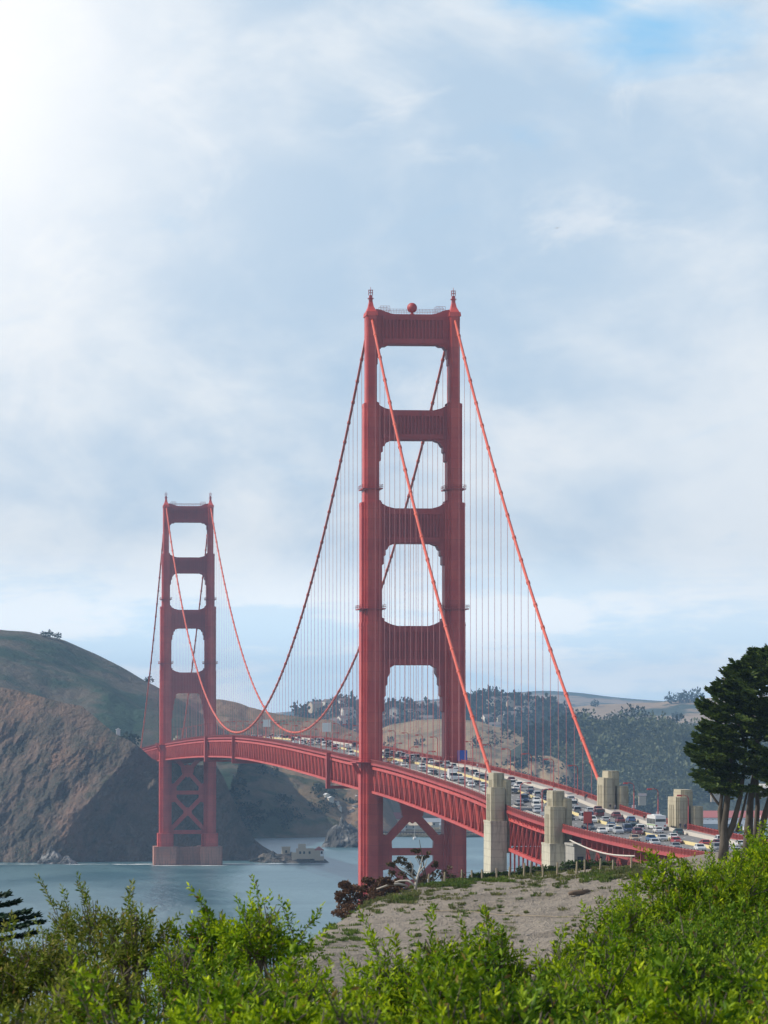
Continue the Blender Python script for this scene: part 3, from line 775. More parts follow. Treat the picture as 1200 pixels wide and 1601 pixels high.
# ------------------------------------------------------------------ vehicles
PAINTS = {'white': (.80, .80, .78), 'silver': (.50, .52, .54), 'grey': (.27, .28, .29), 'black': (.035, .035, .04), 'dark blue': (.03, .05, .12),
          'blue': (.06, .14, .30), 'maroon': (.17, .025, .035), 'red': (.45, .05, .05), 'teal': (.04, .10, .11), 'tan': (.42, .31, .21), 'yellow': (.65, .42, .06)}
MP = {}
for k, c in PAINTS.items():
    mm, t, b = newmat('car_paint_'+k.replace(' ', '_')); n = noise(t, geopos(t), .8, 3)
    t.links.new(mixc(t, n, tuple(q*.85 for q in c), c), b.inputs['Base Color'])
    b.inputs['Roughness'].default_value = .3; b.inputs['Coat Weight'].default_value = .4; MP[k] = mm
def make_car(name, Lh, Wd, belt, roof, hood, trunk, cab0, cab1, rake0, rake1):
    """nose at +y. belt = height of the beltline, cab0..cab1 the cabin span on the beltline"""
    r = empty(name); w = Wd/2; h = Lh/2; g = .28
    mb = MB()
    prof = [(-h, .42), (-h+.06, .30), (-h+.3, g), (h-.35, g), (h-.06, .32), (h, .45), (h-.06, hood-.12), (h-.35, hood), (cab1+.05, belt), (cab0-.05, belt), (-h+.25, trunk), (-h+.04, trunk-.15)]
    n = len(prof); ws = [(-1, .90), (-.86, 1.0), (.86, 1.0), (1, .90)]
    vs = []
    for sx_, ky in ((-1, .93), (-.93, 1), (.93, 1), (1, .93)):
        for (y, z) in prof:
            vs.append((sx_*w, y*(.985 if abs(sx_) == 1 else 1), z*1.0-(.05 if abs(sx_) == 1 and z > .6 else 0)+(.04 if abs(sx_) == 1 and z < .35 else 0)))
    fs = [tuple(range(n))[::-1]]
    for s_ in range(3):
        for i in range(n): a = s_*n+i; b_ = s_*n+(i+1) % n; fs.append((a, b_, b_+n, a+n))
    fs.append(tuple(range(3*n, 4*n)))
    mb.add(vs, fs)
    tw = w*.80; mb.frus((-tw, tw, cab0+rake0, cab1-rake1), (-tw*.93, tw*.93, cab0+rake0+.2, cab1-rake1-.25), roof-.09, roof)
    for sgx in (-1, 1):
        for ya, yb in ((cab0, cab0+rake0), (cab1, cab1-rake1), ((cab0+cab1)/2, (cab0+cab1)/2)):
            mb.beam((sgx*w*.92, ya, belt-.02), (sgx*tw*.99, yb, roof-.06), .09, .07)
        mb.box(sgx*w+(-.12 if sgx < 0 else -.04), sgx*w+(.04 if sgx < 0 else .12), cab1-.5, cab1-.3, belt, belt+.14)
    mb.obj('body', MP['white'], r)
    mb = MB(); mb.frus((-w*.90, w*.90, cab0+.03, cab1-.03), (-tw*.97, tw*.97, cab0+rake0+.03, cab1-rake1-.03), belt-.03, roof-.085); mb.obj('windows', M_GLASS, r)
    for sgx in (-1, 1):
        for y in (-h+.85, h-.9):
            mb = MB(); x0, x1 = sorted((sgx*(w-.2), sgx*(w+.015)))
            cyl = [(y+.33*math.cos(2*math.pi*i/12), .33+.33*math.sin(2*math.pi*i/12)) for i in range(12)]
            mb.prism(cyl, 'x', x0, x1); mb.obj('wheel', M_BLACK, r)
        mb = MB(); x0, x1 = sorted((sgx*w*.55, sgx*w*.92)); mb.box(x0, x1, h-.16, h+.012, hood-.27, hood-.1); mb.obj('headlight', M_HEAD, r)
        mb = MB(); x0, x1 = sorted((sgx*w*.62, sgx*w*.92)); mb.box(x0, x1, -h-.012, -h+.15, trunk-.30, trunk-.1); mb.obj('tail_light', M_TAIL, r)
    r.location = (0, 0, -50); return r
CARS = {'sedan': make_car('parked_car', 4.6, 1.82, .92, 1.45, .86, .95, -1.75, .95, .55, .75),
        'suv': make_car('parked_car', 4.7, 1.92, 1.08, 1.76, 1.0, 1.08, -2.2, 1.0, .25, .7),
        'van': make_car('parked_car', 5.1, 1.98, 1.12, 2.02, .98, 1.12, -2.45, 1.5, .12, .95)}
for k, o in CARS.items(): o.name = {'sedan': 'sedan_car', 'suv': 'suv', 'van': 'van'}[k]
carbase = dict(CARS); carused = {k: False for k in CARS}
carcount = {}
def ordw(n): return ORD[n] if n < len(ORD) else None
REQ = []
def add_car(x, y, typ, col): REQ.append((x, y, typ, col))
def lane_of(x): return int(np.argmin([abs(x-l) for l in LANES]))
def px(reg, x, y, s=4.615): return reg[0]+x/s, reg[1]+y/s
A = (740, 1150); B_ = (900, 1150); E_ = (580, 1150)
lst = [(A,320,345,'suv','white'),(A,300,378,'sedan','white'),(A,335,402,'sedan','black'),(A,435,385,'sedan','grey'),(A,385,412,'sedan','dark blue'),
 (A,490,428,'suv','silver'),(A,503,458,'sedan','dark blue'),(A,420,465,'sedan','white'),(A,440,436,'sedan','tan'),(A,305,485,'sedan','grey'),
 (A,475,540,'sedan','silver'),(A,742,500,'van','white'),(A,757,540,'suv','grey'),(A,802,540,'sedan','silver'),(A,832,572,'sedan','dark blue'),
 (A,905,565,'van','maroon'),(A,990,605,'sedan','silver'),(A,1005,572,'sedan','maroon'),(A,1097,605,'sedan','blue'),(A,1142,662,'suv','teal'),
 (A,845,655,'van','grey'),(A,925,685,'sedan','white'),(A,968,673,'suv','white'),(A,1035,688,'suv','silver'),(A,1020,650,'sedan','blue'),
 (A,700,590,'sedan','black'),(A,645,480,'suv','white'),(A,690,455,'sedan','silver'),(A,590,505,'sedan','grey'),(A,540,410,'sedan','white'),
 (E_,335,225,'suv','white'),(E_,260,210,'sedan','white'),(E_,150,195,'sedan','silver'),(E_,110,130,'sedan','black'),(E_,112,178,'sedan','yellow'),
 (E_,190,140,'van','white'),(E_,290,172,'sedan','grey'),(E_,375,185,'suv','silver'),(E_,415,180,'sedan','black'),(E_,410,262,'sedan','white'),
 (E_,440,292,'sedan','silver'),(E_,497,302,'suv','white'),(E_,372,268,'sedan','black'),(E_,600,330,'sedan','grey'),(E_,640,325,'sedan','white'),
 (E_,585,225,'suv','white'),(E_,622,248,'sedan','white'),(E_,668,246,'sedan','black'),(E_,465,192,'sedan','white'),(E_,490,225,'sedan','grey'),
 (E_,525,213,'van','white'),(E_,540,240,'sedan','maroon'),(E_,727,292,'suv','white'),(E_,737,264,'sedan','black'),(E_,790,302,'suv','grey'),
 (E_,780,343,'sedan','black'),(E_,725,355,'sedan','white'),(E_,835,355,'sedan','silver'),(E_,842,315,'suv','grey'),(E_,705,390,'sedan','silver'),
 (E_,240,150,'sedan','silver'),(E_,300,245,'sedan','grey'),(E_,220,185,'sedan','black'),(E_,250,140,'sedan','maroon'),(E_,455,215,'sedan','maroon'),(E_,560,290,'sedan','silver')]
for reg, a, b_, typ, col in lst:
    u, v = px(reg, a, b_); x, y = road_hit(u, v); add_car(x, y, typ, col)
for a, b_, typ, col in [(415,583,'suv','white'),(448,642,'sedan','blue'),(562,632,'sedan','white'),(656,656,'sedan','red'),(832,672,'sedan','red'),
                        (880,692,'sedan','white'),(345,640,'sedan','tan'),(640,690,'sedan','grey'),(750,700,'sedan','white'),(510,640,'sedan','silver')]:
    u, v = px(B_, a, b_, 4.0); x, y = road_hit(u, v); add_car(x, y, typ, col)
# lanes are ordered and gaps are kept
BUSX, BUSY = road_hit(1012, 1291, .8)
used = {i: [] for i in range(6)}
used[5].append((BUSY, 24)); used[4].append((BUSY-6, 13))
tx, ty = road_hit(580+600/4.615, 1150+300/4.615, 1.0); used[lane_of(tx)].append((ty, 11))
final = []
def try_put(x, y, typ, col, gap=6.6):
    ln = lane_of(x)
    for c in sorted(range(6), key=lambda q: abs(LANES[q]-x))[:3]:
        if all(abs(y-yy) > max(gap, g) for yy, g in used[c]):
            used[c].append((y, gap)); final.append((LANES[c]+rng.uniform(-.25, .25), y, c, typ, col)); return True
    return False
for x, y, typ, col in REQ: try_put(x, y, typ, col)
for _ in range(45):
    y = rng.uniform(-740, -180); c = rng.randrange(6)
    if c < 3 and y > -400 and rng.random() < .6: continue
    try_put(LANES[c], y, rng.choice(['sedan', 'sedan', 'suv', 'van']), rng.choice(['white', 'white', 'silver', 'silver', 'grey', 'black', 'dark blue', 'maroon', 'teal']), 9.0)
for _ in range(240):
    y = rng.uniform(20, 1300); c = rng.randrange(6)
    if c < 3 and rng.random() < .25: continue
    try_put(LANES[c], y, rng.choice(['sedan', 'sedan', 'suv', 'van']), rng.choice(['white', 'white', 'white', 'silver', 'silver', 'grey', 'black', 'dark blue', 'red']), 10.5)
    if len(final) > 225: break
LNAME = ['near railing lane', 'middle near-side lane', 'inner near-side lane', 'inner far-side lane', 'middle far-side lane', 'far kerb lane']
def seg_of(y): return 'south of the pylons' if y < -447 else ('between the pylon pairs' if y < -336 else ('left of the near pylon' if y < -165 else 'just south of the nearer tower' if y < 0 else 'past the nearer tower'))
cnt = {}
final.sort(key=lambda q: q[1])
for x, y, c, typ, col in final:
    if y < 130: cnt[(col, typ, c, seg_of(y))] = cnt.get((col, typ, c, seg_of(y)), 0)+1
seen = {}
for x, y, c, typ, col in final:
    o = copy_tree(carbase[typ]) if carused[typ] else carbase[typ]
    far = y >= 130
    carused[typ] = True
    o.location = (x, y, zroad(y)+.008)
    o.rotation_euler = (math.atan((zroad(y+2)-zroad(y-2))/4)*(1 if c > 2 else -1), 0, 0 if c > 2 else math.pi)
    bd = [q for q in o.children if q.name.startswith('body')][0]
    bd.material_slots[0].link = 'OBJECT'; bd.material_slots[0].material = MP[col]
    if far:
        tag(o, f'tiny {col} {typ} in the traffic between the two towers', 'car' if typ != 'van' else 'van', f'distant {col} {typ}s between the towers')
    else:
        key = (col, typ, c, seg_of(y)); k = seen.get(key, 0); seen[key] = k+1
        pre = '' if cnt[key] == 1 else ('closer ' if k == 0 else ('farther ' if cnt[key] == 2 else ORD[k]+'-closest '))
        tag(o, f'{pre}{col} {typ} in the {LNAME[c]}, {seg_of(y)}', 'car' if typ != 'van' else 'van', 'cars and vans crossing the bridge')
# bus
bus = empty('tour_bus', (LANES[5]-.2, BUSY, zroad(BUSY)+.01)); tag(bus, 'white coach with dark side windows in the far kerb lane, left of the rightmost pylon', 'bus')
mb = MB(); mb.frus((-1.27, 1.27, -6, 6), (-1.27, 1.27, -6, 6), .4, 1.35); mb.frus((-1.27, 1.27, -6, 6), (-1.2, 1.2, -5.9, 5.75), 2.55, 3.35)
for sg in (-1, 1):
    for i in range(7): y = -5.85+11.7*i/6; mb.box(sg*1.24-.05, sg*1.24+.05, y-.1, y+.1, 1.35, 2.55)
mb.box(-1.27, 1.27, -6, -5.6, 1.35, 1.9); mb.box(-1.27, 1.27, -5.9, -5.6, 2.35, 2.55); mb.box(-.9, .9, -2, 1.5, 3.35, 3.55)
mb.obj('body', MP['white'], bus)
mb = MB(); mb.box(-1.23, 1.23, -5.93, 5.93, 1.35, 2.55); mb.obj('windows', M_GLASS, bus)
for sg in (-1, 1):
    for y in (-3.6, 3.9):
        mb = MB(); x0, x1 = sorted((sg*1.0, sg*1.29)); mb.prism([(y+.48*math.cos(2*math.pi*i/14), .48+.48*math.sin(2*math.pi*i/14)) for i in range(14)], 'x', x0, x1); mb.obj('wheel', M_BLACK, bus)
    mb = MB(); x0, x1 = sorted((sg*.8, sg*1.15)); mb.box(x0, x1, -6.02, -5.9, .8, 1.15); mb.obj('tail_light', M_TAIL, bus)
mb = MB(); mb.box(-1.29, -1.275, -5.9, 5.6, 1.0, 1.22); mb.obj('side_stripe', simple('green_stripe', (.25, .38, .12), .5), bus)
# box truck
tr = empty('box_truck', (LANES[lane_of(tx)], ty, zroad(ty)+.01), math.pi if lane_of(tx) < 3 else 0); tag(tr, 'white box truck on the near side lanes, bulkiest vehicle left of the near pylon', 'truck')
mb = MB(); mb.box(-1.2, 1.2, -3.6, 1.5, .9, 3.5); mb.box(-1.0, 1.0, -3.6, 3.2, .45, .9); mb.obj('cargo_box', MP['white'], tr)
mb = MB(); mb.frus((-1.05, 1.05, 1.6, 3.4), (-1.0, 1.0, 1.6, 3.3), .5, 1.5); mb.frus((-1.0, 1.0, 1.6, 3.3), (-.95, .95, 1.6, 2.8), 2.35, 2.5); mb.obj('cab', MP['white'], tr)
mb = MB(); mb.frus((-.98, .98, 1.62, 3.26), (-.93, .93, 1.62, 2.8), 1.5, 2.36); mb.obj('windows', M_GLASS, tr)
for sg in (-1, 1):
    for y in (-2.4, 2.5):
        mb = MB(); x0, x1 = sorted((sg*.85, sg*1.1)); mb.prism([(y+.42*math.cos(2*math.pi*i/14), .42+.42*math.sin(2*math.pi*i/14)) for i in range(14)], 'x', x0, x1); mb.obj('wheel', M_BLACK, tr)

# ------------------------------------------------------------------ people on the walks
def skin_person(stride, arm, tall):
    me = bpy.data.meshes.new('person'); s = tall/1.72
    V = [(0,0,.95),(0,.01,1.2),(0,.02,1.42),(0,.03,1.52),(0,.04,1.62),(0,.05,1.70),
         (-.1,0,.9),(-.11,stride*.5,.5),(-.11,stride*.75,.08),(-.11,stride*.75+.14,.03),
         (.1,0,.9),(.11,-stride*.3,.5),(.11,-stride*.95,.10),(.11,-stride*.95+.13,.04),
         (-.19,.01,1.40),(-.24,-arm*.5,1.14),(-.24,-arm*.2,.90),(-.24,arm*.1-.02,.80),
         (.19,.01,1.40),(.24,arm*.5,1.14),(.24,arm*1.0,.93),(.24,arm*1.1,.83)]
    Rd = [.15,.14,.15,.06,.095,.09,.10,.075,.05,.045,.10,.075,.05,.045,.07,.05,.04,.035,.07,.05,.04,.035]
    Ed = [(0,1),(1,2),(2,3),(3,4),(4,5),(0,6),(6,7),(7,8),(8,9),(0,10),(10,11),(11,12),(12,13),(2,14),(14,15),(15,16),(16,17),(2,18),(18,19),(19,20),(20,21)]
    me.from_pydata([(x*s, y*s, z*s) for x, y, z in V], Ed, [])
    o = bpy.data.objects.new('person', me); C.objects.link(o)
    md = o.modifiers.new('skin', 'SKIN'); md.use_smooth_shade = True
    for i, q in enumerate(me.skin_vertices[0].data): q.radius = (Rd[i]*s, Rd[i]*s*.8); q.use_root = (i == 0)
    o.modifiers.new('sub', 'SUBSURF').levels = 1
    dg = bpy.context.evaluated_depsgraph_get(); m2 = bpy.data.meshes.new_from_object(o.evaluated_get(dg))
    bpy.data.objects.remove(o); m2.name = 'person'
    return m2, s
M_SKIN = simple('skin', (.50, .32, .23), .6); M_HAIR = simple('dark_hair', (.03, .022, .018), .6)
CLOTH = {k: simple('cloth_'+k, c, .9) for k, c in {'white': (.72, .70, .66), 'black': (.03, .03, .035), 'navy': (.035, .05, .11), 'red': (.42, .05, .05), 'grey': (.22, .22, .23), 'tan': (.40, .32, .22)}.items()}
PM = [skin_person(.30, .16, 1.75), skin_person(.05, .04, 1.66), skin_person(.22, .10, 1.80)]
def add_person(x, y, rz, top, leg, var, label, group):
    base, s = PM[var]; me = base.copy(); me.materials.clear()
    for mt in (M_SKIN, CLOTH[top], CLOTH[leg], M_HAIR, M_BLACK): me.materials.append(mt)
    for p in me.polygons:
        c = p.center/s
        p.material_index = 4 if c.z < .1 else 2 if c.z < .94 and abs(c.x) < .2 else 0 if c.z < .9 else 1 if c.z < 1.47 else 3 if (c.z > 1.66 or (c.z > 1.56 and c.y < .02)) else 0
    o = bpy.data.objects.new('person', me); C.objects.link(o)
    o.location = (x, y, zroad(y)+.215); o.rotation_euler = (0, 0, rz)
    tag(o, label, 'person', group)
GP = 'people walking on the bridge sidewalks'
crowd = [('white', 'tan', 'tallest person in white'), ('white', 'grey', 'person in white shirt and grey trousers'), ('white', 'black', 'person in white shirt and black trousers'),
         ('tan', 'navy', 'person in tan jacket and navy trousers'), ('grey', 'black', 'person in grey jacket and black trousers'), ('red', 'navy', 'person in red top and navy trousers'), ('black', 'tan', 'person in black top and tan trousers'), ('white', 'navy', 'person in white shirt and navy trousers')]
for i, (a, b_, d) in enumerate(crowd):
    add_person(10.8+.9*(i % 3), -421+1.9*i-(i % 2), rng.uniform(-.6, .6)+(math.pi if i % 2 else 0), a, b_, i % 3, d+' in the crowd by the rightmost pylon', GP)
for i, (x, y, a, b_, d) in enumerate([(12.2, -452, 'black', 'navy', 'person in black and navy right of the pylon nearest the cypress'), (12.8, -455, 'navy', 'black', 'person in navy top beside the red railing right of the pylon nearest the cypress'),
     (11.6, -352, 'black', 'grey', 'person in black top at the foot of the cable-end pylon'), (12.4, -355, 'grey', 'navy', 'person in grey top at the foot of the cable-end pylon'),
     (11.5, -310, 'black', 'black', 'person all in black left of the cable-end pylon'), (12.5, -306, 'navy', 'grey', 'person in navy jacket left of the cable-end pylon'),
     (-12.2, -462, 'black', 'grey', 'person in black top by the approach railing, first past the pale plinth'), (-12.6, -467, 'navy', 'black', 'person in navy by the approach railing, second past the pale plinth'), (-11.8, -471, 'grey', 'navy', 'person in grey by the approach railing, third past the pale plinth'),
     (11.9, -80, 'white', 'navy', 'person in white shirt on the far walk near the right tower leg')]):
    add_person(x, y, 0 if i % 2 else math.pi, a, b_, i % 3, d, GP)
# ------------------------------------------------------------------ water
m, t, b = newmat('sea_water'); p = geopos(t)
n1 = noise(t, mapping(t, p, (.8, .35, 1)), .010, 6, .62, .9); n2 = noise(t, mapping(t, p, (1, .45, 1)), .25, 4, .6); n3 = noise(t, mapping(t, p, (1, .35, 1)), .06, 4, .6)
c = mixc(t, sstep(t, n1, .4, .65), (.032, .105, .130), (.105, .200, .225))
wc = mth(t, 'MULTIPLY', sstep(t, n2, .70, .76), sstep(t, n1, .5, .6))
c = mixc(t, mth(t, 'MULTIPLY', wc, .8), c, (.7, .72, .72))
t.links.new(c, b.inputs['Base Color']); b.inputs['Roughness'].default_value = .28; b.inputs['IOR'].default_value = 1.33
b.inputs['Specular IOR Level'].default_value = .4
bump(t, b, mth(t, 'ADD', mth(t, 'MULTIPLY', n2, .5), mth(t, 'MULTIPLY', n3, 2.0)), .5, 1.6)
MW = m
mb = MB(); mb.add([(-7000, -1300, 0), (8000, -1300, 0), (8000, 13900, 0), (-7000, 13900, 0)], [(0, 1, 2, 3)])
tag(mb.obj('water', MW), kind='structure')
mb = MB(); mb.add([(-7000, -1600, -.6), (8000, -1600, -.6), (8000, 13900, -.6), (-7000, 13900, -.6)], [(0, 1, 2, 3)])
tag(mb.obj('seabed', MT_FLAT), kind='structure')
# ------------------------------------------------------------------ hills
def hill(name, ridge, mat, front, zf=-2.0, back=None, amp=8.0, sc=80.0, nu=160, ns=60, shape=1.0, gul=0.0, crest=.25, foots=None):
    """ridge: (u, v, distance) of the skyline; the slope runs `front` metres toward the viewer down to zf"""
    us = np.array([q[0] for q in ridge], float); uu = np.linspace(us[0], us[-1], nu)
    vv = np.interp(uu, us, [q[1] for q in ridge]); dd = np.interp(uu, us, [q[2] for q in ridge])
    k = np.ones(5)/5; pad = lambda a: np.convolve(np.pad(a, 2, 'edge'), k, 'valid')
    vv = pad(vv); dd = pad(dd)
    fr = np.interp(uu, us, front) if hasattr(front, '__len__') else np.full(nu, float(front))
    bk = fr*.8 if back is None else np.full(nu, float(back))
    top = np.array([P(a, b_, c_) for a, b_, c_ in zip(uu, vv, dd)])
    S = np.concatenate([np.linspace(0, 1, ns), 1+np.linspace(0, 1, ns//3+1)[1:]])
    V = []
    for s_ in S:
        if s_ <= 1: pos = top - FWD*(fr*(1-s_))[:, None]; h = s_**shape; pr = h*(1.25-.25*h)
        else: pos = top + FWD*(bk*(s_-1))[:, None]; pr = 1-(s_-1)**1.3
        z = zf+(top[:, 2]-zf)*pr
        env = min(1, 4*s_*(1-s_)+crest*s_) if s_ <= 1 else crest+(1-crest)*min(1, 2*(s_-1))
        lat = pos@RGT; dp = pos@FWD
        nz = fbm(lat/sc+3.1, dp/sc+1.7, 6)*amp
        if gul: nz = nz - (ridged(lat/(sc*.55)+.35*fbm(lat/sc, dp/sc, 3), dp/(sc*2.6), 3)-.5)*gul
        z = z+nz*env
        V.append(np.stack([pos[:, 0], pos[:, 1], z], 1))
    V = np.concatenate(V); n = len(S)
    i, j = np.meshgrid(np.arange(n-1), np.arange(nu-1), indexing='ij'); a = (i*nu+j).ravel()
    o = npmesh(name, V, np.stack([a, a+1, a+nu+1, a+nu], 1), mat, None, True)
    tag(o, kind='structure')
    o['_'] = 0; del o['_']
    def h(x, y):
        d2 = (V[:, 0]-x)**2+(V[:, 1]-y)**2
        return float(V[int(np.argmin(d2)), 2])
    return o, h
# dark big hill on the far left
hill('hill_headland', [(-160, 1000, 3700), (-60, 985, 3700), (0, 982, 3700), (40, 986, 3700), (100, 998, 3700), (150, 1021, 3700), (200, 1047, 3680), (240, 1068, 3660), (290, 1096, 3640), (340, 1130, 3600), (390, 1165, 3550)], MT_GREEN, 640, 30, amp=16, sc=150, nu=200, ns=80, gul=14)
# brown hill behind the middle of the bridge, running down to the cove
_, h_brown = hill('hill_cove', [(180, 1082, 4000), (300, 1082, 4000), (345, 1090, 4000), (390, 1104, 4000), (430, 1113, 3980), (480, 1118, 3950), (520, 1124, 3920), (560, 1143, 3880), (585, 1175, 3820), (605, 1230, 3760), (625, 1300, 3700)], MT_BROWN, [640, 640, 640, 640, 610, 570, 520, 470, 400, 330, 270], -1, amp=15, sc=120, nu=260, ns=110, gul=22)
# scrubby slope in front of it with the houses
_, h_scrub = hill('hill_terrace', [(300, 1200, 3560), (350, 1192, 3560), (420, 1200, 3560), (470, 1212, 3570), (520, 1226, 3580), (560, 1240, 3590), (585, 1262, 3600), (600, 1285, 3600), (612, 1303, 3600)], MT_TERR, [210, 210, 205, 200, 190, 170, 150, 130, 110], -1, amp=7, sc=50, nu=240, ns=70, gul=9)
# tan grass hills seen through the tower and right of it
_, h_gold = hill('hill_golden', [(520, 1175, 4500), (570, 1150, 4500), (610, 1131, 4500), (650, 1123, 4500), (700, 1123, 4500), (745, 1127, 4480), (790, 1139, 4450), (830, 1155, 4420), (880, 1180, 4400), (940, 1215, 4350)], MT_TAN, 620, -1, amp=12, sc=130, nu=220, ns=80, gul=16)
_, h_mead = hill('hill_meadow', [(725, 1245, 3960), (750, 1222, 3960), (770, 1204, 3965), (800, 1190, 3975), (835, 1181, 3980), (862, 1181, 3980), (880, 1189, 3970), (893, 1205, 3960), (905, 1226, 3955), (915, 1245, 3950)], MT_TAN, 150, -1, amp=7, sc=45, nu=160, ns=50, gul=8)
# wooded ridge on the right
_, h_wood = hill('hill_wooded', [(540, 1262, 4250), (580, 1248, 4250), (620, 1244, 4250), (660, 1232, 4250), (720, 1208, 4250), (780, 1180, 4250), (830, 1152, 4250), (870, 1131, 4250), (900, 1124, 4250), (940, 1125, 4250), (990, 1127, 4240), (1030, 1131, 4230), (1070, 1147, 4200), (1120, 1160, 4200), (1200, 1172, 4180), (1300, 1180, 4180)], MT_WOOD, 330, -1, amp=14, sc=110, nu=240, ns=80, gul=14)
# town hills, far pastures, farthest blue range
_, h_town = hill('hill_town', [(420, 1135, 5600), (470, 1117, 5600), (500, 1107, 5600), (540, 1100, 5600), (580, 1104, 5600), (620, 1110, 5600), (680, 1113, 5600), (730, 1103, 5600), (765, 1092, 5600), (800, 1095, 5600), (850, 1103, 5600), (900, 1112, 5600), (960, 1132, 5600), (1020, 1160, 5600)], MT_FAR, 700, -1, amp=12, sc=200, nu=220, ns=60)
hill('hill_pasture', [(820, 1125, 7200), (880, 1108, 7200), (930, 1102, 7200), (980, 1101, 7200), (1030, 1099, 7200), (1060, 1095, 7200), (1100, 1093, 7200), (1160, 1090, 7200), (1260, 1088, 7200), (1360, 1096, 7200)], MT_FAR, 1100, -1, amp=14, sc=260, nu=200, ns=60)
hill('hill_horizon', [(380, 1118, 11500), (600, 1100, 11500), (760, 1086, 11500), (850, 1079, 11500), (900, 1082, 11500), (960, 1090, 11500), (1040, 1097, 11500), (1300, 1092, 11500)], MT_FAR, 1500, -1, amp=20, sc=500, nu=120, ns=40)
# shore flat by the little harbour
mb = MB(); q = [P(560, 1307, 0+ZC*FPX/(1307-HOR)), P(720, 1309, ZC*FPX/(1309-HOR)), P(900, 1302, ZC*FPX/(1302-HOR)), P(1290, 1302, ZC*FPX/(1302-HOR))]
q2 = [P(1300, 1250, 4300), P(900, 1250, 4300), P(560, 1250, 4300)]
mb.add([(a[0], a[1], 1.6) for a in q]+[(a[0], a[1], 2.4) for a in q2]+[(a[0], a[1], -.5) for a in q], [(0, 1, 2, 3, 4, 5, 6), (7, 8, 1, 0), (8, 9, 2, 1), (9, 10, 3, 2)])
tag(mb.obj('shore', MT_FLAT), kind='structure')

# ------------------------------------------------------------------ cliffs by the farther tower
def cliff(name, sky, d0, spur, kl, kr, slope, amp, mat, nu=420, nt_=190, back=120, diag=True, seed=0.0):
    us = np.array([q[0] for q in sky], float); uu = np.linspace(us[0], us[-1], nu); vv = np.interp(uu, us, [q[1] for q in sky])
    T = np.linspace(-.03, 1, nt_); V = []
    for tt in list(T)+[1.12, 1.3, 1.6]:
        t1 = min(tt, 1)
        d = np.full(nu, d0)
        for _ in range(12):
            zr = ZC-(vv-HOR)/FPX*(d if tt < 1 else d)
            z = zr*t1
            xs = (uu-600)/FPX*d; zz = np.clip(z, 0, 200)
            us_z = np.interp(zz, [q[0] for q in spur], [q[1] for q in spur]); a = xs-(us_z-600)/FPX*d
            dn = d0+slope*z+np.where(a > 0, kr*a, -kl*a)
            e = min(1, 3*(1-t1)+.2)
            nz = fbm(a/30+seed+.012*z, z/48+.2, 7, .62)*amp*1.35+(ridged(a/40+.9*fbm(a/45, z/38, 3), z/70+seed, 4)-.6)*amp*.7
            dn = dn-nz*e
            d = dn
        zr = ZC-(vv-HOR)/FPX*d; z = zr*t1
        if tt > 1: d = d+back*(tt-1)*2; z = zr-(tt-1)**1.5*zr*.8
        V.append(np.stack([P(u_, HOR, d_) for u_, d_ in zip(uu, d)], 0)); V[-1][:, 2] = z
    V = np.concatenate(V); n = len(T)+3
    i, j = np.meshgrid(np.arange(n-1), np.arange(nu-1), indexing='ij'); a = (i*nu+j).ravel()
    o = npmesh(name, V, np.stack([a, a+1, a+nu+1, a+nu], 1), mat, None, True); tag(o, kind='structure')
    return V
cliff('hill_cliff', [(-120, 1068), (-40, 1072), (0, 1074), (40, 1082), (95, 1098), (128, 1104), (150, 1122), (180, 1147), (205, 1159), (222, 1171), (238, 1186), (255, 1192), (300, 1196), (338, 1197), (350, 1215), (362, 1245), (378, 1282), (398, 1312), (425, 1338), (445, 1356)],
      2760, [(0, 70), (20, 105), (50, 165), (80, 225), (110, 275), (140, 300)], .30, .42, .62, 9.0, MT_CLIFF)
hill('hill_saddle', [(60, 1150, 3300), (120, 1155, 3260), (170, 1160, 3200), (210, 1166, 3130), (240, 1172, 3100), (290, 1190, 3080), (340, 1230, 3080)], MT_BROWN, 200, -1, amp=4, sc=60, nu=100, ns=40)
# ledge road on the cliff
mb = MB(); pts = [P(185+7*i, 1187+.25*i, 2838-1.0*i) for i in range(8)]
for a, b_ in zip(pts[:-1], pts[1:]): mb.beam(a, b_, 5, 1.2)
tag(mb.obj('path', simple('dirt_path', (.30, .24, .18), .9)), kind='structure')
def rock(name, u, v, d, rx, ry, rz, mat, label, cat='rock', sub=5, peak=1.5, kind=None, seed=1.0):
    me = bpy.data.meshes.new(name); import bmesh
    bm = bmesh.new(); bmesh.ops.create_icosphere(bm, subdivisions=sub, radius=1.0)
    c = P(u, v, d)
    co = np.array([q.co for q in bm.verts])
    n = fbm(co[:, 0]*1.7+seed, co[:, 1]*1.7+co[:, 2]*1.3+seed*2, 5, .6)*.42 + (ridged(co[:, 0]*2.4+seed, co[:, 2]*2.4+co[:, 1], 4)-.55)*.5
    co = co*(1+n)[:, None]
    zz = np.clip(co[:, 2], -.3, 3); sh = np.clip(1-zz/1.5, .12, 1)**(1/peak)
    co = np.stack([co[:, 0]*rx*sh, co[:, 1]*ry*sh, zz*rz], 1)
    for q, w in zip(bm.verts, co): q.co = w
    bm.to_mesh(me); bm.free(); me.materials.append(mat)
    o = bpy.data.objects.new(name, me); C.objects.link(o); o.location = (c[0], c[1], 0)
    if kind: tag(o, kind=kind)
    else: tag(o, label, cat)
    return o
m, t, b = newmat('guano_rock'); p = geopos(t); n1 = noise(t, p, .09, 6, .65); n2 = noise(t, p, .5, 4)
c = mixc(t, sstep(t, n1, .47, .60), (.05, .05, .05), (.30, .29, .28)); c = mixc(t, mth(t, 'MULTIPLY', n2, .6), c, (.07, .065, .06))
t.links.new(c, b.inputs['Base Color']); b.inputs['Roughness'].default_value = .9; bump(t, b, n2, .8, 1.5)
M_GUANO = m
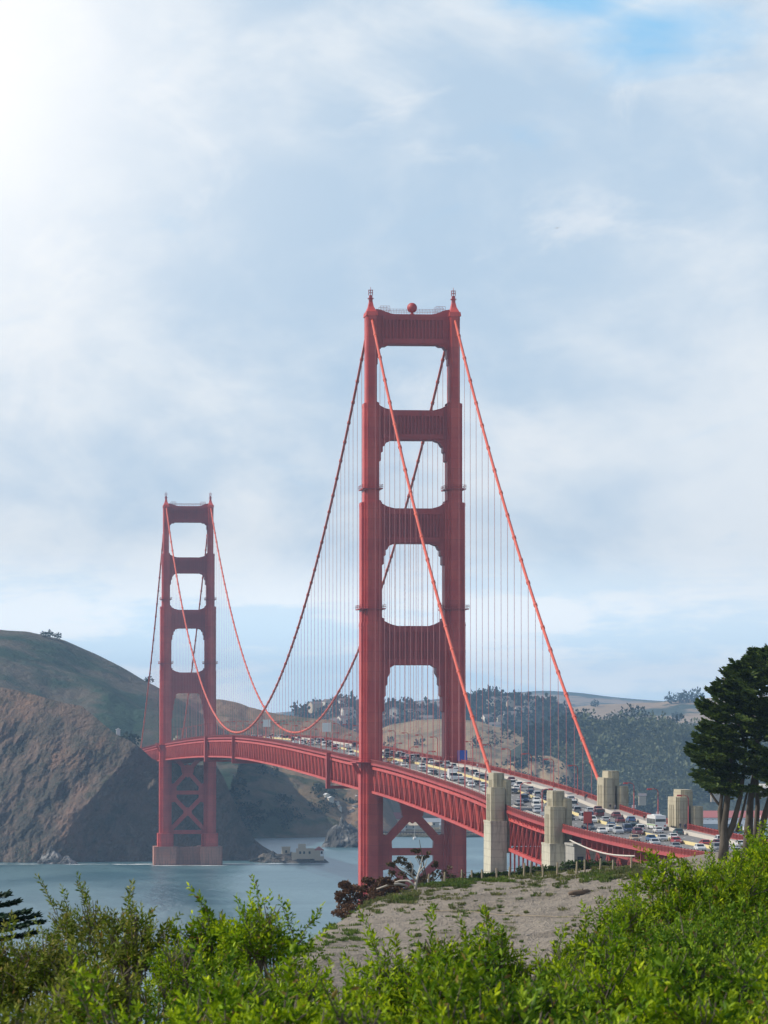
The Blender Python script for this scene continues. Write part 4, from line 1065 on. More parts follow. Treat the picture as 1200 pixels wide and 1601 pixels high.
m, t, b = newmat('dark_rock'); p = geopos(t); n1 = noise(t, p, .12, 6, .65); n2 = noise(t, p, .6, 4)
c = mixc(t, sstep(t, n1, .4, .65), (.045, .042, .036), (.14, .11, .085)); t.links.new(c, b.inputs['Base Color']); b.inputs['Roughness'].default_value = .9; bump(t, b, n2, .8, 1.5)
M_DROCK = m
rock('sea_stack', 537, 1322, 3128, 14, 16, 17, M_GUANO, 'pointed dark rock streaked with white standing in the water left of the nearer tower', seed=2.2)
rock('sea_stack', 566, 1322, 3118, 13, 12, 11, M_GUANO, 'lower whitish rock beside the pointed one, partly behind the tower leg', seed=4.1)
rock('sea_stack', 512, 1322, 3120, 4.5, 5, 3.0, M_GUANO, 'small low rock at the left foot of the pointed sea rock', sub=4, seed=6.3)
rock('rocky_point', 458, 1349, 2775, 20, 17, 5.2, M_DROCK, 'low dark rocky point carrying the old fog station', seed=3.3)
rock('rocky_point', 488, 1349, 2768, 9, 10, 4.0, M_DROCK, 'brown rocky tip of the point, end nearest the tower', seed=5.3)
rock('rocky_point', 425, 1349, 2778, 14, 14, 6.5, M_DROCK, 'dark rocks joining the point to the cliff', seed=7.3)
rock('shore_rock', 82, 1350, 2742, 9, 8, 9, M_GUANO, 'white streaked rocks at the foot of the left cliff', sub=4, seed=8.3)
rock('shore_rock', 105, 1351, 2738, 6, 6, 5, M_GUANO, 'small dark rock right of the white streaked rocks', sub=4, seed=9.7)
# surf line
m, t, b = newmat('foam'); b.inputs['Base Color'].default_value = (.75, .78, .78, 1); b.inputs['Roughness'].default_value = .8
mb = MB()
for i in range(170):
    u = rng.uniform(-10, 240) if i < 70 else rng.uniform(345, 420) if i < 100 else rng.uniform(238, 352) if i < 140 else rng.uniform(425, 510); d = (2733 if i < 100 else 2704 if i < 140 else 2749)+rng.uniform(-6, 8)*(1 if i < 100 else .6); c = P(u, HOR, d); w = rng.uniform(1.5, 7)
    n = 7; mb.add([(c[0]+w*math.cos(2*math.pi*k/n)*rng.uniform(.6, 1), c[1]+.35*w*math.sin(2*math.pi*k/n)*rng.uniform(.5, 1), .012+.0004*i) for k in range(n)], [tuple(range(n))])
tag(mb.obj('foam', m), kind='stuff')

# ------------------------------------------------------------------ foliage makers
def rot_basis(d, spin):
    """frames whose y axis follows d"""
    d = d/np.linalg.norm(d, axis=1, keepdims=True)
    ref = np.where(np.abs(d[:, 2:3]) < .95, np.array([[0, 0, 1.]]), np.array([[1., 0, 0]]))
    x = np.cross(d, ref); x /= np.linalg.norm(x, axis=1, keepdims=True); z = np.cross(x, d)
    c, s_ = np.cos(spin)[:, None], np.sin(spin)[:, None]
    return x*c+z*s_, d, z*c-x*s_
BLADE_V = np.array([(0, 0, 0), (.28, .22, .05), (0, .25, -.02), (-.28, .22, .05), (.46, .55, .06), (0, .58, -.04), (-.46, .55, .06), (0, 1, .02)])
BLADE_V[:, 0] *= 1.0
BLADE_F = np.array([(0, 1, 2, 2), (0, 2, 3, 3), (1, 4, 5, 2), (2, 5, 6, 3), (4, 7, 5, 5), (5, 7, 6, 6)])
BLADE_T = np.array([(0, 1, 2), (0, 2, 3), (1, 4, 5), (1, 5, 2), (2, 5, 6), (2, 6, 3), (4, 7, 5), (5, 7, 6)])
def blades(pos, d, ln, wd, spin):
    x, y, z = rot_basis(d, spin); n = len(pos)
    v = pos[:, None, :]+x[:, None, :]*(BLADE_V[None, :, 0:1]*wd[:, None, None])+y[:, None, :]*(BLADE_V[None, :, 1:2]*ln[:, None, None])+z[:, None, :]*(BLADE_V[None, :, 2:3]*ln[:, None, None])
    f = BLADE_T[None]+(np.arange(n)*8)[:, None, None]
    return v.reshape(-1, 3), f.reshape(-1, 3)
def cards(pos, d, ln, wd, spin):
    """simple pointed leaf faces for far crowns"""
    x, y, z = rot_basis(d, spin); n = len(pos)
    q = np.array([(-.15, 0, 0), (.15, 0, 0), (.5, .55, .08), (0, 1, 0), (-.5, .55, .08)])
    v = pos[:, None, :]+x[:, None, :]*(q[None, :, 0:1]*wd[:, None, None])+y[:, None, :]*(q[None, :, 1:2]*ln[:, None, None])+z[:, None, :]*(q[None, :, 2:3]*ln[:, None, None])
    f = np.array([(0, 1, 2), (0, 2, 4), (4, 2, 3)])[None]+(np.arange(n)*5)[:, None, None]
    return v.reshape(-1, 3), f.reshape(-1, 3)
def cat(parts):
    V = []; F = []; b0 = 0
    for v, f in parts: V.append(v); F.append(f+b0); b0 += len(v)
    return np.concatenate(V), np.concatenate(F)
def unit(n):
    v = nrg.normal(size=(n, 3)); return v/np.linalg.norm(v, axis=1, keepdims=True)
def leafball(c, r, n, size, flat=1.0):
    """leafy clump: faces scattered through an uneven ball"""
    u = unit(n); rr = nrg.random(n)**.45
    rr = rr*(1+.35*fbm(u[:, 0]*2+c[0], u[:, 1]*2+u[:, 2]*1.4+c[1], 3))
    pos = np.array(c)+u*rr[:, None]*np.array([r, r, r*flat])
    d = u+nrg.normal(size=(n, 3))*.6+np.array([0, 0, .35])
    s_ = size*(.6+.8*nrg.random(n))
    return cards(pos, d, s_, s_*.75, nrg.random(n)*6.28)
# ------------------------------------------------------------------ far woods
parts = []; partsd = []
for _ in range(1250):
    u = rng.uniform(560, 1290); fr = rng.random()
    ridge_v = np.interp(u, [720, 780, 830, 870, 900, 940, 990, 1030, 1070, 1120, 1300], [1208, 1180, 1152, 1131, 1124, 1125, 1127, 1131, 1147, 1160, 1180])
    if u < 760 and rng.random() < .4: continue
    d = 4235-330*fr*.92
    c = P(u, HOR, d); z = h_wood(c[0], c[1])
    if z < 3 or (u < 822 and z > 30): continue
    r = rng.uniform(5.0, 10.5)
    (partsd if (fr < .07 or u+120*fr+40*(vn(np.array([u/30.]), np.array([fr*5]))[0]-.5) < 925) else parts).append(leafball((c[0], c[1], z+r*.8), r, 70, r*.33, 1.1))
v, f = cat(parts); tag(npmesh('woodland', v, f, ML_FOREST), 'olive grey eucalyptus wood covering the ridge right of the bridge', 'woods', None, 'stuff')
v, f = cat(partsd); tag(npmesh('pine_woodland', v, f, ML_FORESTD), 'darker pine wood along the crest of the wooded ridge', 'woods', None, 'stuff')
def small_tree(name, c, r, hgt, mat, label, group, n=160, flat=.8, catg='tree'):
    root = empty(name, c); tag(root, label, catg, group)
    v, f = cat([leafball((0, 0, hgt), r, n, r*.42, flat), leafball((r*.4, 0, hgt-r*.3), r*.7, n//2, r*.4, flat), leafball((-r*.45, 0, hgt-r*.2), r*.65, n//2, r*.4, flat)])
    npmesh('crown', v, f, mat, root)
    mb = MB(); mb.tube([(0, 0, -1.5), (0, 0, hgt)], [r*.14, r*.08], 6); mb.obj('trunk', M_BARK, root)
    return root
GS = 'trees on the crest of the far town hill'
for u, v, r in [(478, 1108, 9), (490, 1103, 8), (503, 1101, 11), (520, 1097, 10), (534, 1094, 11), (548, 1096, 10), (604, 1101, 10), (614, 1100, 10), (634, 1098, 12), (641, 1102, 9), (655, 1106, 9), (664, 1104, 8), (676, 1107, 9), (728, 1098, 10), (741, 1090, 13), (752, 1087, 14), (764, 1085, 14), (778, 1086, 13), (792, 1089, 12), (804, 1090, 12), (818, 1090, 13), (830, 1097, 10), (846, 1100, 10), (858, 1094, 12), (868, 1101, 9)]:
    small_tree('hilltop_tree', tuple(P(u, v+9, 5560)), r*.9, 5, ML_FORESTD, 'hazy dark tree on the crest of the far town hill', GS, 70)
for u, v, r, lb in [(1048, 1091, 7, 'round tree on the far pasture crest, leftmost of the clump by the cypress'), (1062, 1090, 6, 'low tree second from left on the far pasture crest'), (1073, 1088, 8, 'tree on the far pasture crest closest to the cypress'), (1088, 1087, 10, 'broad tree clump on the far pasture crest behind the cypress tips'), (1057, 1120, 6, 'lone dark tree in the pale far pasture left of the cypress'), (930, 1099, 5, 'tiny lone tree on the far pasture skyline above the woods')]:
    small_tree('pasture_tree', tuple(P(u, v+8, 7150 if v < 1110 else 6500)), r*1.3, 8, ML_FORESTD, lb, None, 60)
for u, v, r, lb in [(68, 991, 2.6, 'small skyline tree on the left hill, leftmost'), (78, 990, 3.2, 'small skyline tree on the left hill, biggest one'), (90, 993, 2.8, 'small skyline tree on the left hill, rightmost'), (203, 1156, 5.5, 'dark round tree beside the road at the top of the left cliff'), (233, 1062, 3.5, 'dark bush on the left hill skyline beside the cable')]:
    small_tree('ridge_tree', tuple(P(u, v+5, 3690 if v < 1100 else 2960)), r, 2.5, ML_FORESTD, lb, None, 70)
# scrub patches on the slopes under the bridge
parts = []
for _ in range(520):
    u = rng.uniform(345, 600); v0 = rng.random(); d = 3560-195*v0
    if vn(np.array([u/28.]), np.array([v0*3]))[0] < .52: continue
    c = P(u, HOR, d); z = h_scrub(c[0], c[1])
    if z < 2: continue
    r = rng.uniform(2, 4.5); parts.append(leafball((c[0], c[1], z+r*.3), r, 30, r*.5, .7))
for _ in range(420):
    if rng.random() < .6:
        u = rng.uniform(540, 860); d = 4480-560*rng.random()
        if vn(np.array([u/22.]), np.array([d/120.]))[0] < .60: continue
        h_ = h_gold; lo = 5
    else:
        u = rng.uniform(735, 915); d = 3975-135*rng.random(); h_ = h_mead; lo = 4
        if vn(np.array([u/14.]), np.array([d/40.]))[0] < (.60 if 765 < u < 878 else .3): continue
    c = P(u, HOR, d); z = h_(c[0], c[1])
    if z < lo: continue
    r = rng.uniform(2.5, 6.0); parts.append(leafball((c[0], c[1], z+r*.3), r, 34, r*.5, .7))
v, f = cat(parts); tag(npmesh('scrub', v, f, ML_FORESTD), 'dark scrub patches on the slopes beyond the bridge deck', 'bushes', None, 'stuff')

# ------------------------------------------------------------------ far buildings
M_HW = simple('house_wall', (.62, .58, .50), .85, scale=.05); M_HW2 = simple('house_wall_tan', (.50, .41, .30), .85, scale=.05); M_HR = simple('house_roof', (.16, .13, .12), .8, scale=.05)
M_RR = simple('red_roof', (.42, .12, .10), .8, scale=.05); M_GR = simple('grey_roof', (.28, .31, .34), .6, scale=.05)
def house(name, c, w, d, h, rh, wall, roof, label, group=None, rz=0, wins=0, cat_='house'):
    root = empty(name, c, rz); tag(root, label, cat_, group)
    mb = MB(); mb.box(-w/2, w/2, -d/2, d/2, -9 if group else -2, h); mb.prism([(-w/2, h), (w/2, h), (0, h+rh*.9)] if w < d else [(-d/2, h), (d/2, h), (0, h+rh*.9)], 'y' if w < d else 'x', -(d if w < d else w)/2, (d if w < d else w)/2); mb.obj('wall', wall, root)
    mb = MB(); e = .5
    if w < d:
        for s_ in (-1, 1): mb.beam((s_*(w/4+e/2), -d/2-e, h+rh*.5-.1), (s_*(w/4+e/2), d/2+e, h+rh*.5-.1), math.hypot(w/2+e, rh), .3, up=(s_*rh, 0, w/2))
    else:
        for s_ in (-1, 1): mb.beam((-w/2-e, s_*(d/4+e/2), h+rh*.5-.1), (w/2+e, s_*(d/4+e/2), h+rh*.5-.1), math.hypot(d/2+e, rh), .3, up=(0, s_*rh, d/2))
    mb.obj('roof', roof, root)
    for i in range(wins):
        mb = MB(); x = -w/2+w*(i+.5)/wins; mb.box(x-.7, x+.7, -d/2-.06, -d/2+.1, h*.35, h*.75); mb.obj('window', M_GLASS, root)
    return root
for i in range(44):
    u = rng.choice([rng.uniform(490, 560), rng.uniform(600, 690), rng.uniform(735, 830)]); fr = rng.random(); d = 5560-420*fr
    c = P(u, HOR, d); z = h_town(c[0], c[1])
    house('house', (c[0], c[1], z+5), rng.uniform(9, 19), rng.uniform(9, 12), rng.uniform(5, 9), 3, rng.choice([M_HW, M_HW, M_HW2]), M_HR, 'tiny pale house among trees on the far town hill', 'houses on the far town hill', rng.uniform(-.5, .5))
for k in range(90):
    pass
parts = []
for _ in range(390):
    u = rng.choice([rng.uniform(440, 700), rng.uniform(700, 900)]); fr = rng.random(); d = 5590-560*fr; c = P(u, HOR, d); z = h_town(c[0], c[1])
    if z < 5: continue
    r = rng.uniform(8, 14); parts.append(leafball((c[0], c[1], z+r*.4), r, 64, r*.4, .8))
v, f = cat(parts); tag(npmesh('town_woodland', v, f, ML_FORESTD), 'dark woods between the houses on the far town hill', 'woods', None, 'stuff')
def at_scrub(u, v):
    """spot on the terrace slope seen at (u,v)"""
    best = None
    for d in np.linspace(3370, 3600, 70):
        c = P(u, v, d); e = abs(c[2]-h_scrub(c[0], c[1]))
        if best is None or e < best[0]: best = (e, c)
    return best[1]
for u, v, w, lb in [(510, 1247, 6, 'cream house on the slope left of the tower leg, uppermost of its row'), (516, 1252, 7, 'cream house on the slope left of the tower leg, lowest of its row'), (527, 1258, 4, 'small cream cottage right of the white hillside houses'), (531, 1266, 3.5, 'small pale shed lower on the slope among scrub'), (556, 1250, 5, 'pale house half hidden by the tower leg, upper one'), (555, 1265, 6, 'pale house half hidden by the tower leg, middle one'), (550, 1271, 5, 'yellowish house by the tower leg, lowest one')]:
    c = at_scrub(u, v); house('house', tuple(c), w*.62, w*.8, 2.5, 1.1, M_HW, M_WHITE if v < 1253 else M_HR, lb, None, .3)
for u, v, d, w, dd, h, rh, wl, rf, lb, wn in [
    (612, 1277, 3700, 34, 14, 6, 5, M_HW2, M_RR, 'long red roofed barracks seen through the tower bracing', 6), (672, 1283, 3660, 26, 12, 4, 3, M_HW, M_GR, 'low pale shed right of the barracks, seen through the tower bracing', 4),
    (646, 1290, 3580, 30, 10, 3, 2.4, M_HW, M_HW2, 'long cream boathouse behind the dark pier', 5), (628, 1299, 3525, 6, 6, 5, 3, M_WHITE, M_HW2, 'small bright hut on the quay behind the dark pier', 0),
    (600, 1288, 3600, 12, 8, 3, 2.5, M_HW2, M_HR, 'small tan shed by the tower leg behind the pier', 0), (700, 1291, 3580, 14, 9, 3, 2, M_HW, M_GR, 'grey roofed shed beside the right tower leg', 0),
    (1145, 1282, 3700, 58, 14, 7, 5.5, M_WHITE, M_RR, 'long white hall with a red roof behind the cypress trunks', 13), (1215, 1284, 3690, 30, 14, 7, 5, M_WHITE, M_RR, 'white red roofed building at the frame edge behind the cypress', 6),
    (1128, 1293, 3590, 42, 10, 4, 3, M_GR, M_GR, 'long blue grey boat shed on the shore below the white hall', 0), (1185, 1297, 3560, 26, 9, 3, 2, M_WHITE, M_GR, 'low white shed on the shore behind the cypress trunks', 0),
    (1118, 1250, 3800, 9, 8, 7, 3, M_HW2, M_HR, 'tan house in the trees left of the cypress trunks, upper one', 0), (1003, 1255, 3640, 6, 6, 6, 2, M_HW2, M_HR, 'small tan house in the dark wood behind the bus', 0), (1195, 1243, 3850, 26, 9, 7, 3, M_HW2, M_HW, 'tan building on the hill between the cypress trunks', 0)]:
    c = P(u, v, d)
    if v > 1265: c[2] = 2.0
    house('shore_building' if v > 1265 else 'hillside_house', tuple(c), w, dd, h, rh, wl, rf, lb, None, -.1, wn, 'building')
# dark pier
pr = empty('pier', (0, 0, 0)); tag(pr, 'dark timber pier on piles across the water beyond the nearer tower', 'pier')
a = P(575, 1307, 3420); b_ = P(790, 1309, 3400)
mb = MB(); mb.beam((a[0], a[1], 3.4), (b_[0], b_[1], 3.4), 7, 1.0); mb.obj('deck', M_STEEL, pr)
mb = MB()
for i in range(48):
    q = a+(b_-a)*i/47; mb.beam((q[0], q[1]-3, -1), (q[0], q[1]-3, 3), .5, .5); mb.beam((q[0], q[1]-3.4, 3.8), (q[0], q[1]-3.4, 5.0), .2, .2)
mb.beam((a[0], a[1]-3.4, 5.0), (b_[0], b_[1]-3.4, 5.0), .2, .2); mb.obj('pile', M_STEEL, pr)
# old fog station on the point
FS_ = 1.25
fs = empty('fog_station', tuple(np.r_[P(485, 1349, 2764)[:2], 4.6])); tag(fs, 'old ruined fog station, tan walls with white house on the rocky point', 'building')
mb = MB(); mb.box(-7, 2, -3, 3, -2, 4.2); mb.box(-6, -2.5, -2.6, 2.6, 4.2, 7.0); mb.box(2.02, 6.8, -2.6, 2.6, -3, 3.2); mb.box(-9.5, -7.02, -3.2, 2, -3, 1.8); mb.obj('wall', M_HW2, fs)
mb = MB(); mb.prism([(2, 3.2), (7, 3.2), (4.5, 5.4)], 'y', -2.9, 2.9); mb.obj('roof', M_RR, fs)
mb = MB(); mb.box(4.9, 6.9, -2.75, -2.62, -.5, 2.9); mb.obj('gable', M_WHITE, fs)
for x in (-5.4, -3.4, -.6, 5.6):
    mb = MB(); mb.box(x-.5, x+.5, -3.12 if x < 2 else -2.82, -2.5, 1.0, 2.6); mb.obj('window', M_GLASS, fs)
tg = empty('stone_hut', tuple(np.r_[P(447, 1348, 2772)[:2], 4.5])); tag(tg, 'small square stone hut standing left of the fog station', 'hut')
mb = MB(); mb.box(-2.6, 2.6, -2.2, 2.2, -2, 5); mb.box(-2.9, 2.9, -2.5, 2.5, 5, 5.5); mb.obj('wall', M_HW2, tg); mb = MB(); mb.box(-.6, .6, -2.26, -2.1, 1.5, 3.2); mb.obj('window', M_GLASS, tg)
fs.scale = (FS_, FS_, 1.05)
# white guard house at top of the left cliff, cars waiting on the vista road
c = P(185, 1146, 2960); house('house', tuple(c), 2.6, 3.4, 2.4, .8, M_WHITE, M_WHITE, 'tiny white house on the shoulder of the left cliff', None)
# sailing mast by the shore
bt = empty('sailing_boat', tuple(np.r_[P(648, 1312, 3330)[:2], 0])); tag(bt, 'small moored boat with a bare mast in front of the dark pier', 'boat')
mb = MB(); prof = []
hull = [(-1.2, -4), (1.2, -4), (1.5, 0), (1.0, 3), (0, 5), (-1.0, 3), (-1.5, 0)]
mb.prism(hull, 'z', -.3, 1.1); mb.box(-.8, .8, -2.5, 1, 1.1, 1.9); mb.obj('hull', M_WHITE, bt)
mb = MB(); mb.tube([(0, .8, 1), (0, .8, 11)], .12, 6); mb.obj('mast', M_WHITE, bt)
# ------------------------------------------------------------------ headland the viewer stands on, with the bare dune
CR = [(-900, 1900, 250), (-200, 1720, 260), (350, 1600, 280), (430, 1515, 300), (480, 1470, 315), (520, 1445, 325), (560, 1421, 335), (600, 1403, 342), (640, 1389, 346), (700, 1377, 348), (800, 1370, 348), (900, 1361, 348), (990, 1352, 348), (1060, 1341, 348), (1130, 1330, 348), (1300, 1312, 348), (2200, 1290, 348)]
def crest(u):
    v = np.interp(u, [q[0] for q in CR], [q[1] for q in CR]); d = np.interp(u, [q[0] for q in CR], [q[2] for q in CR])
    return ZC-(v-HOR)/FPX*d, d
def zground(lat, d):
    """ground height at a lateral offset and distance from the viewpoint"""
    lat = np.asarray(lat, float); d = np.asarray(d, float)
    u = 600+lat*FPX/np.maximum(d, 200)
    zc, dc = crest(u)
    near = 85.75-.036*d
    s1 = np.clip((d-45)/150, 0, 1); s1 = s1*s1*(3-2*s1)
    foot = zc-8.5
    z = near*(1-s1)+np.minimum(near, foot)*s1
    s2 = np.clip((d-(dc-72))/72, 0, 1)
    z = np.where(s2 > 0, foot+(zc-foot)*(1-(1-s2)**1.55), z)
    s3 = np.clip((d-dc)/170, 0, 1)
    z = np.where(d > dc, zc+(11-zc)*(s3*s3*(3-2*s3)*.75+.25*s3), z)
    s4 = np.clip((d-520)/120, 0, 1)*np.clip((330-u)/250+.4, 0, 1)
    z = z-14*s4
    s5 = np.clip((d-1180)/160, 0, 1); z = z-14*s5
    bumpy = fbm(lat/9+.3, d/7+.7, 5, .6)*.62*np.clip((d-60)/120, 0, 1)*np.clip(1.3-s2, .3, 1)
    bumpy = bumpy+fbm(lat/2.4+.3, d/2.0+.7, 3)*.16*np.clip((d-60)/120, 0, 1)*np.where(d < 345, 1, 0)
    return z+bumpy
lat = np.linspace(-260, 420, 420); dd = np.concatenate([np.linspace(-14, 60, 40), np.linspace(63, 260, 60), np.linspace(262, 352, 110), np.linspace(358, 1380, 70)])
DD, LL = np.meshgrid(dd, lat, indexing='ij')
lat2 = np.where(DD < 400, LL*.35, LL)
blend = np.clip((DD-352)/250, 0, 1); lat2 = LL*.35*(1-blend)+LL*blend
ZZ = zground(lat2, DD)
pos = np.array([-L, -D, 0.])+RGT*lat2[..., None]+FWD*DD[..., None]; pos[..., 2] = ZZ
nu = len(lat); n = len(dd)
i, j = np.meshgrid(np.arange(n-1), np.arange(nu-1), indexing='ij'); a = (i*nu+j).ravel()
m, t, b = newmat('dune_sand'); p = geopos(t)
n1 = noise(t, p, .12, 5, .6); n2 = noise(t, p, 1.1, 5, .65); n3 = noise(t, p, 6.0, 3)
c = mixc(t, n2, (.22, .188, .150), (.355, .305, .245)); n4 = noise(t, mapping(t, p, (.5, 1.2, 1)), .35, 5, .65, .5); c = mixc(t, mth(t, 'MULTIPLY', sstep(t, n4, .50, .64), .6), c, (.15, .125, .095)); c = mixc(t, mth(t, 'MULTIPLY', sstep(t, n1, .50, .62), .45), c, (.16, .135, .105))
c = mixc(t, mth(t, 'MULTIPLY', sstep(t, n2, .58, .68), .5), c, (.17, .155, .085))
# dark leaf litter and soil where the shrubs grow, short of the bare dune; its darkness stands in for shade in their gaps
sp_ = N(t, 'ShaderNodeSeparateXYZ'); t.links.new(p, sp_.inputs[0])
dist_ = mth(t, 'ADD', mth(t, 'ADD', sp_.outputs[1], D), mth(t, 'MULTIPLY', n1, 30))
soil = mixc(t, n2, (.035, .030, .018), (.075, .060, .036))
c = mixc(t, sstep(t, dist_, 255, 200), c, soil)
t.links.new(c, b.inputs['Base Color']); b.inputs['Roughness'].default_value = .95; bump(t, b, mth(t, 'ADD', n2, mth(t, 'MULTIPLY', n3, .4)), 1.0, .7)
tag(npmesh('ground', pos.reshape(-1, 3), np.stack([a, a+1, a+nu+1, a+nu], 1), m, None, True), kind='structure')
def G(u, v, d0=270, d1=347):
    """spot on the dune seen at (u,v)"""
    ds = np.linspace(d0, d1, 160); c = np.array([P(u, v, q) for q in ds]); g = zground((u-600)/FPX*ds, ds)
    k = int(np.argmin(np.abs(c[:, 2]-g))); q = c[k].copy(); q[2] = g[k]; return q
def Gd(u, d):
    q = P(u, HOR, d); q[2] = float(zground((u-600)/FPX*d, d)); return q
# tufts on the dune
def tuft(c, r, h, n):
    a = nrg.random(n)*6.28; rr = r*nrg.random(n)**.6
    pos = np.array(c)+np.stack([rr*np.cos(a), rr*np.sin(a), np.full(n, -.03)], 1)
    d = np.stack([np.cos(a)*.5*nrg.random(n), np.sin(a)*.5*nrg.random(n), np.full(n, 1.)], 1)+nrg.normal(size=(n, 3))*.18
    s_ = h*(.5+.7*nrg.random(n)); return cards(pos, d, s_, s_*.22+.015, nrg.random(n)*6.28)
pa = []; pb = []
for _ in range(620):
    u = rng.uniform(520, 1010); d = rng.uniform(285, 346)
    if vn(np.array([u/60.]), np.array([d/12.]))[0] < .42: continue
    pb.append(tuft(Gd(u, d), rng.uniform(.12, .45), rng.uniform(.10, .22), 40)) if rng.random() < .5 else pa.append(tuft(Gd(u, d), rng.uniform(.12, .5), rng.uniform(.12, .28), 44))
for u0, u1, v0, v1, k, which in [(640, 735, 1381, 1386, 60, 0), (700, 800, 1374, 1379, 60, 0), (560, 650, 1392, 1412, 60, 1), (620, 645, 1400, 1408, 26, 0), (505, 560, 1440, 1470, 60, 0), (680, 730, 1378, 1384, 30, 0), (800, 1000, 1364, 1374, 46, 1), (905, 955, 1366, 1378, 40, 0), (470, 520, 1468, 1500, 40, 0), (950, 1010, 1360, 1372, 40, 1), (985, 1080, 1345, 1370, 60, 1)]:
    for _ in range(k):
        c = G(rng.uniform(u0, u1), rng.uniform(v0, v1)); (pa if which == 0 else pb).append(tuft(c, rng.uniform(.2, .5), rng.uniform(.15, .34), 44))
for _ in range(150):
    u = rng.uniform(560, 1000); zc_, dc_ = crest(u); d = dc_-abs(rng.gauss(0, 9)); pb.append(tuft(Gd(u, d), rng.uniform(.15, .5), rng.uniform(.14, .34), 40))
mb = MB()
for _ in range(130):
    q = Gd(rng.uniform(480, 1000), rng.uniform(296, 345)); w = rng.uniform(.04, .16); n = 6
    mb.lathe([(w*.8, -w*.3), (w*rng.uniform(.9, 1.1), w*.1), (w*.6, w*.45), (w*.15, w*.6)], q, n)
tag(mb.obj('pebbles', simple('stone', (.22, .20, .18), .9, var=.4, scale=2)), 'loose stones strewn over the bare dune', 'stones', None, 'stuff')
v, f = cat(pa); tag(npmesh('ice_plant', v, f, ML_GRASSG), 'bright green low plants creeping along the dune crest', 'ground cover', None, 'stuff')
v, f = cat(pb); tag(npmesh('dune_grass', v, f, ML_GRASS), 'straw coloured grass tufts scattered over the dune', 'grass', None, 'stuff')
# fence along the crest
fence = empty('post_fence', tuple(G(800, 1369))); tag(fence, 'low fence of weathered posts and wire along the dune crest', 'fence')
fo = np.array(fence.location)
posts = [(649, 1374, 1388), (669, 1364, 1382), (694, 1362, 1381), (721, 1358, 1376), (737, 1358, 1374), (753, 1358, 1374), (776, 1354, 1371), (795, 1354, 1371), (818, 1348, 1370), (828, 1347, 1369), (848, 1350, 1370), (870, 1347, 1367), (900, 1346, 1367), (913, 1343, 1364), (937, 1341, 1361), (957, 1343, 1362), (985, 1338, 1358)]
tops = []
for u, v0, v1 in posts:
    c = G(u, v1, 325, 347); hh = (v1-v0)/FPX*340; mb = MB(); l = rng.uniform(-.06, .06)
    mb.tube([(0, 0, -.3), (l*.5, 0, hh*.5), (l, 0, hh)], [.085, .08, .075], 7); mb.obj('post', M_POST, fence, loc=tuple(c-fo)); tops.append(Vector(c-fo)+Vector((l, 0, hh*.8)))
mb = MB()
for p0, p1 in zip(tops[:-1], tops[1:]):
    for dz in (0, -.32): mb.tube([p0+Vector((0, 0, dz)), (p0+p1)/2+Vector((0, 0, dz-.05)), p1+Vector((0, 0, dz))], .012, 4)
mb.obj('wire', M_STEEL, fence)
mb = MB(); pts = [G(u, v) for u, v in [(655, 1424), (700, 1423), (740, 1426), (780, 1430), (830, 1431), (880, 1434), (930, 1432), (960, 1436)]]
for q in pts: q[2] += .05
mb.tube(pts, .022, 6); tag(mb.obj('rope', M_POST, None, True), 'pale rope lying in a long line across the dune face', 'rope')
c = G(905, 1398); mb = MB()
mb.tube([(-.85, -.1, .10), (-.4, -.03, .18), (.2, .02, .2), (.62, .1, .30), (.85, .16, .27)], [.13, .19, .20, .15, .06], 9); mb.tube([(.1, 0, .25), (.25, -.1, .5)], [.07, .03], 6)
tag(mb.obj('driftwood_log', simple('brown_log', (.13, .09, .06), .9, var=.4, scale=3), None, True, loc=tuple(c)), 'brown driftwood log lying on the bare sand', 'log')
# hedge bushes behind the fence
def bush(name, parts_, mat, label, catg, stem=True, group=None):
    v, f = cat([leafball((x, y, z), r, n_, sz, fl) for x, y, z, r, n_, sz, fl in parts_]); c = np.array([v[:, 0].mean(), v[:, 1].mean(), v[:, 2].min()])
    root = empty(name, tuple(c)); tag(root, label, catg, group); npmesh('foliage', v-c, f, mat, root)
    return root, c
for (u0, u1, v, r, k, lb) in [(815, 872, 1366, .55, 9, 'dark green low bush against the plinth of the pale pylon'), (885, 950, 1358, .62, 9, 'dark green low bush below the white pipe'), (775, 812, 1371, .35, 7, 'small green bush at the foot of the red arch columns'), (740, 768, 1372, .30, 5, 'small olive bush at the foot of the nearest pylon')]:
    q = []
    for i in range(k):
        u = u0+(u1-u0)*i/(k-1); c = Gd(u, 349); c[2] = ZC-(v-HOR)/FPX*349
        q.append((c[0], c[1], c[2]+r*.35, r*rng.uniform(.8, 1.15), 260, .16, .75))
    bush('bush', q, ML_HEDGE, lb, 'bush')
# withered juniper and the bleached dead tree at the left end of the crest
q = []
for u, v, r in [(545, 1412, .95), (560, 1392, .8), (575, 1400, 1.0), (592, 1386, .8), (610, 1385, .65), (545, 1390, .55), (536, 1425, .7), (560, 1420, .9), (585, 1410, .9), (625, 1382, .5), (533, 1400, .45), (540, 1383, .4), (600, 1376, .45), (575, 1378, .45)]:
    c = P(u, v, 344+rng.uniform(-2, 2))
    for _ in range(7): q.append((c[0]+rng.gauss(0, r*.5), c[1]+rng.gauss(0, r*.5), c[2]+rng.gauss(0, r*.34), r*rng.uniform(.3, .6), 110, .17, .6))
root, c0 = bush('withered_juniper', q, ML_JUN, 'rusty brown withered juniper sprawling over the left end of the dune', 'bush')
mb = MB(); cc = P(640, 1390, 346)
for u, v in [(540, 1405), (560, 1385), (590, 1378), (550, 1425), (575, 1410)]: mb.tube([Vector(cc-c0), Vector((P(600, 1400, 345)+P(u, v, 344))/2-c0), Vector(P(u, v, 344)-c0)], [.12, .08, .03], 6)
